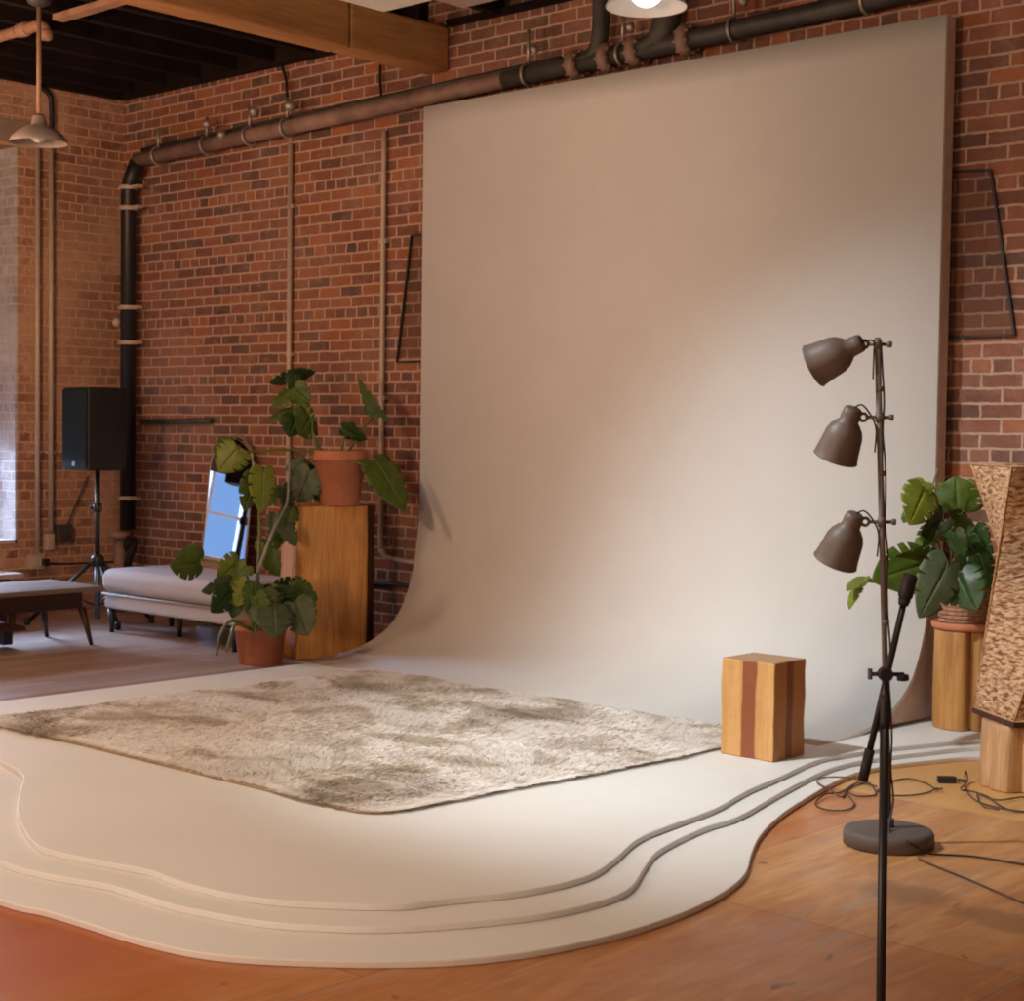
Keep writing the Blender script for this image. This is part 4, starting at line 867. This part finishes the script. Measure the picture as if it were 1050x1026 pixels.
for k,(dx,dy) in enumerate(((-.36,-.33),(.10,.38),(.28,-.02))):
    f_ = V((D0.x+dx,D0.y+dy,.02)); h0 = D0+V((dx,dy,0)).normalized()*.035+up*.45
    lg = MB().tube([h0, f_], .014, 10).build('leg', M['black'], ts)
    MB().tube([h0+(f_-h0)*.5, D0+up*.14], .007, 8).build('brace', M['black'], ts)
    MB().lathe([(.018,-.018),(.022,-.012),(.02,.03),(.014,.035)], f_, (0,0,1), 12).build('rubber_foot', M['black_rough'], lg)

# ----------------------------------------------------------------------------- chaise
ch = thing('chaise', (-8.79,6.56,0), 'long pale upholstered chaise under the brick wall in front of the mirror', 'chaise')
x0,x1,y0,y1 = -9.52,-8.06,6.25,6.86
MB().box((x0+.025,y0+.02,.165),(x1-.025,y1-.02,.262)).build('base_frame', M['chaise'], ch, .02, 4)
cu = MB().box((x0,y0,.268),(x1,y1,.435)).build('seat_cushion', M['chaise'], ch, .065, 5)
cs = MB(); cs.tube([(x0+.02,y0+.012,.265),(x1-.02,y0+.012,.265),(x1-.012,y1-.01,.265),(x0+.012,y1-.01,.265),(x0+.02,y0+.012,.265)], .007, 8); cs.build('piping', M['seam'], cu)
for x_,y_ in ((x0+.06,y0+.06),(x1-.06,y0+.06),(x0+.06,y1-.06),(x1-.06,y1-.06)):
    MB().lathe([(.016,0),(.028,.167)], (x_,y_,0), (0,0,1), 14).build('leg', M['black'], ch)
MB().lathe([(.014,0),(.02,.167)], (-8.95,6.5,0), (0,0,1), 12).build('leg', M['black'], ch)

# ----------------------------------------------------------------------------- coffee table
tb = thing('coffee_table', (-9.25,5.0,0), 'dark wooden coffee table with tapered legs at the left edge', 'table')
MB().box((-9.56,4.15,.345),(-8.94,5.90,.377)).build('tabletop', M['grey_top'], tb, .008, 2)
MB().box((-9.5,4.25,.235),(-9.02,5.80,.343)).build('apron', M['dark_wood'], tb, .004)
MB().box((-9.48,4.3,.12),(-9.06,5.42,.15)).build('lower_shelf', M['dark_wood'], tb, .004)
for y_ in (4.6,5.38): MB().box((-9.30,y_-.03,.02),(-9.2,y_+.03,.12)).build('shelf_foot', M['black'], tb)
for x_ in (-9.45,-9.05):
    MB().box((x_-.008,4.7,.15),(x_+.008,4.74,.235)).box((x_-.008,5.3,.15),(x_+.008,5.34,.235)).build('divider', M['dark_wood'], tb)
for x_,y_,sx,sy in ((-9.03,5.80,1,1),(-9.49,5.80,-1,1),(-9.03,4.3,1,-1),(-9.49,4.3,-1,-1)):
    MB().tube([(x_+sx*.03,y_+sy*.05,0),(x_,y_,.24)], [.013,.026], 12).build('leg', M['dark_wood'], tb)
bn = thing('wall_bench', (-10.4,5.2,0), 'low pale board bench along the left wall under the window', 'bench')
MB().box((-10.63,4.4,.325),(-10.22,6.10,.36)).build('bench_board', M['pink_bench'], bn, .005)
MB().box((-10.58,4.5,.255),(-10.27,6.02,.323)).build('bench_apron', M['dark_wood'], bn)
for x_,y_ in ((-10.55,4.55),(-10.3,4.55),(-10.55,5.97),(-10.3,5.97)): MB().box((x_-.025,y_-.025,0),(x_+.025,y_+.025,.255)).build('leg', M['dark_wood'], bn)

# ----------------------------------------------------------------------------- arched mirror
mi = thing('arched_mirror', (-9.188,6.985,0), 'tall arched floor mirror leaning on the bricks behind the chaise', 'mirror')
MW, MH, lean = .2425, 1.345, .105
def mp(u,z,d=0): return V((-9.188+u, 6.985+z*math.sin(lean)+d*math.cos(lean), .004+z*math.cos(lean)-d*math.sin(lean)))
arch = [(-MW,0)]+[(-MW,(MH-MW)*k/6) for k in range(1,7)]+[(MW*math.cos(math.pi-math.pi*k/20),(MH-MW)+MW*math.sin(math.pi*k/20)) for k in range(1,20)]+[(MW,(MH-MW)*(1-k/6)) for k in range(0,6)]+[(MW,0)]
n = len(arch)
pl = MB(); k_ = .965
vs = [mp(u*k_,max(z*k_+.02,.02),0) for u,z in arch]+[mp(u*k_,max(z*k_+.02,.02),.012) for u,z in arch]
pl.add(vs, [tuple(range(n)), tuple(reversed(range(n,2*n)))]+[(i,n+i,n+(i+1)%n,(i+1)%n) for i in range(n)]); pl.build('mirror_glass', M['mirror'], mi)
fr2 = MB(); fr2.tube([mp(u,z,.004) for u,z in arch]+[mp(-MW,0,.004)], .008, 8); fr2.build('mirror_frame', M['galv'], mi)

# ----------------------------------------------------------------------------- pendants and ceiling lights
def pendant(x, y, zr, R, stem_top, mats, label, lit):
    p = thing('pendant_lamp', (x,y,zr), label, 'lamp')
    sh_ = MB().lathe([(R,0),(R*1.005,.006),(R*.93,.03),(R*.74,.062),(R*.46,.092),(R*.27,.108),(R*.22,.15),(R*.16,.165),(R*.15,.16),(R*.25,.10),(R*.44,.084),(R*.72,.055),(R*.91,.024),(R*.985,.0)], (x,y,zr), (0,0,1), 48, False).build('lamp_shade', mats[0], p)
    MB().tube([(x,y,zr+.16),(x,y,stem_top)], .014, 12).build('stem', mats[1], p)
    MB().lathe([(.02,-.05),(.062,-.03),(.075,0)], (x,y,stem_top), (0,0,1), 24).build('canopy', mats[2], p)
    b = MB().ball((x,y,zr+.082), .082, 24) if lit else MB().ball((x,y,zr+.052), .05, 20).lathe([(.022,0),(.022,.06)], (x,y,zr+.09), (0,0,1), 14)
    b.build('bulb', M['bulb'] if lit else M['white_enamel'], sh_); return p
pendant(-8.521,5.181,3.035,.168,3.865,(M['grey_shade'],M['batten'],M['pipedark']),'grey shaded pendant lamp hanging from a long stem at the left edge',False)
pendant(-4.76,6.07,3.375,.19,3.875,(M['white_enamel'],M['galv'],M['white_enamel']),'lit white pendant lamp with a glowing bulb above the backdrop',True)
def trough(x, y1, z, w_, L_, mat, label):
    o = thing('ceiling_panel', (x,y1-L_/2,z), label, 'ceiling panel')
    pf_ = [(y1-L_,0),(y1,0),(y1+.05,.09),(y1-L_,.09)]
    MB().sweep([(a,z+b) for a,b in pf_], x-w_/2, x+w_/2).build('panel_body', mat, o, .006)
    for yy in (y1-.25,y1-L_+.25): MB().tube([(x,yy,z+.085),(x,yy,3.875)], .008, 8).build('hanger_rod', M['galv'], o)
trough(-6.22,5.93,3.59,.36,2.4,M['pale_panel'],'cream hanging ceiling panel in front of the timber beam')
trough(-6.12,6.42,3.69,.36,.42,M['pink_bench'],'pinkish end of a shorter ceiling panel behind the cream one')

# ----------------------------------------------------------------------------- cords on the floor
def cord(pts, r, name, label):
    return tag(MB().tube(smooth_path(pts,5), r, 7).build(name, M['cord'], None), label, 'cable')
cord(CORD_TANGLE, .0032, 'cable_tangle', 'tangle of black cable at the platform edge behind the boom stand')
cord(CORD_LOOP, .0032, 'floor_cable', 'upper strand of black cable between the tangle and the adapter')
cord(CORD_RETURN, .0032, 'floor_cable', 'lower strand of black cable between the tangle and the adapter')
cord(CORD_STUMP, .0032, 'floor_cable', 'black cable curling past the front of the log base')
cord(CORD_STUMP_LOOP, .0032, 'cable_tangle', 'loops of black cable piled against the log base')
cord(CORD_FRONT, .0034, 'floor_cable', 'thin black cable running from the lamp base to the lower right')
ad = thing('power_adapter', (-3.125,6.03,0), 'small black power adapter on the floor between the cables', 'adapter')
MB().obox((-3.125,6.03,.014), V((.8,.6,0)), V((-.6,.8,0)), up, .075, .032, .026).build('adapter_body', M['black_rough'], ad, .005, 3)
MB().tube([(-3.092,6.055,.014),(-3.062,6.075,.010)], .006, 8).build('strain_relief', M['black'], ad)

# things of a kind carry one group phrase
GROUPS = {'wall_conduit':'conduits on the brick walls','wall_frame':'metal frames either side of the backdrop','wall_bar':'grey bars on the brick wall',
 'hanging_wire':'black wires at the top of the brick wall','potted_monstera':'potted monstera plants','log_stool':'round log stands on the right',
 'pendant_lamp':'pendant lamps','ceiling_panel':'panels hanging by the timber beam','floor_cable':'single cables on the floor','cable_tangle':'cable heaps on the floor'}
for o in list(COL.objects):
    k = o.name.split('.')[0]
    if o.parent is None and k in GROUPS: o['group'] = GROUPS[k]

# ----------------------------------------------------------------------------- camera
cam = bpy.data.cameras.new('camera'); co = bpy.data.objects.new('camera', cam); COL.objects.link(co); SC.camera = co
cam.sensor_fit = 'HORIZONTAL'; cam.sensor_width = 36; cam.lens = 1675.13/1050*36; cam.clip_end = 100
r3 = V((0.73651051,0.67630446,0.01282736)); u3 = V((-0.03827797,0.02273752,0.99900841)); f3 = V((-0.67534219,0.7362712,-0.04263398))
mt = Matrix(((r3.x,u3.x,-f3.x,0),(r3.y,u3.y,-f3.y,0),(r3.z,u3.z,-f3.z,1.4),(0,0,0,1)))
co.matrix_world = mt

# ----------------------------------------------------------------------------- light
def aim(o, tgt): o.rotation_euler = (V(tgt)-o.location).to_track_quat('-Z','Y').to_euler()
def spot(name, loc, tgt, power, col, ang, blend, size):
    l = bpy.data.lights.new(name,'SPOT'); l.energy = power; l.color = col; l.spot_size = math.radians(ang); l.spot_blend = blend; l.shadow_soft_size = size
    o = bpy.data.objects.new(name,l); COL.objects.link(o); o.location = loc; aim(o,tgt); return o
def point(name, loc, power, col, size):
    l = bpy.data.lights.new(name,'POINT'); l.energy = power; l.color = col; l.shadow_soft_size = size
    o = bpy.data.objects.new(name,l); COL.objects.link(o); o.location = loc; return o
def area(name, loc, tgt, power, col, sx, sy):
    l = bpy.data.lights.new(name,'AREA'); l.energy = power; l.color = col; l.shape = 'RECTANGLE'; l.size = sx; l.size_y = sy
    o = bpy.data.objects.new(name,l); COL.objects.link(o); o.location = loc; aim(o,tgt); return o
spot('key_spot', (-4.55,3.2,3.7), (-3.75,5.85,.35), 630, (.92,.985,1.0), 72, 1.0, .10)
point('warm_fill', (-3.6,-2.2,1.7), 560, (1,.67,.435), .5)  # unseen low fill behind the camera, added as the main warm ambient
spot('front_fill_spot', (-5.1,2.5,3.6), (-5.1,2.75,0), 165, (1,.76,.52), 100, .8, .12)  # unseen downlight added to warm the front left floor
point('ceiling_fill', (-1.6,2.2,3.3), 70, (1,.66,.43), .12)  # this and the next two: added warm fills for unseen overhead pendants
point('ceiling_fill', (-7.4,3.0,2.9), 110, (1,.66,.43), .12)
point('ceiling_fill', (-9.0,4.2,2.9), 60, (1,.62,.38), .12)
area('window_daylight', (-12.7,5.95,2.0), (-8.4,6.15,.35), 620, (.60,.76,1), 1.2, 1.2)
# surroundings: daylight beyond the window side (-X), the dim warm rest of the hall elsewhere
wd = bpy.data.worlds.new('world'); SC.world = wd; wd.use_nodes = True
wn = wd.node_tree.nodes; wl_ = wd.node_tree.links; bg = wn['Background']
tcw = wn.new('ShaderNodeTexCoord'); sx = wn.new('ShaderNodeSeparateXYZ'); wl_.new(tcw.outputs['Generated'], sx.inputs[0])
cr_ = wn.new('ShaderNodeValToRGB'); cr_.color_ramp.elements[0].position = .12; cr_.color_ramp.elements[0].color = (.28,.50,.95,1)
cr_.color_ramp.elements[1].position = .42; cr_.color_ramp.elements[1].color = (.16,.095,.06,1)
ma = wn.new('ShaderNodeMath'); ma.operation = 'MULTIPLY_ADD'; ma.inputs[1].default_value = .5; ma.inputs[2].default_value = .5
wl_.new(sx.outputs[0], ma.inputs[0]); wl_.new(ma.outputs[0], cr_.inputs[0]); wl_.new(cr_.outputs[0], bg.inputs[0]); bg.inputs[1].default_value = 1.0

SC.cycles.filter_width = 2.0
SC.view_settings.view_transform = 'Standard'; SC.view_settings.look = 'None'; SC.view_settings.exposure = 0.0; SC.view_settings.gamma = 1; SC.view_settings.use_curve_mapping = False
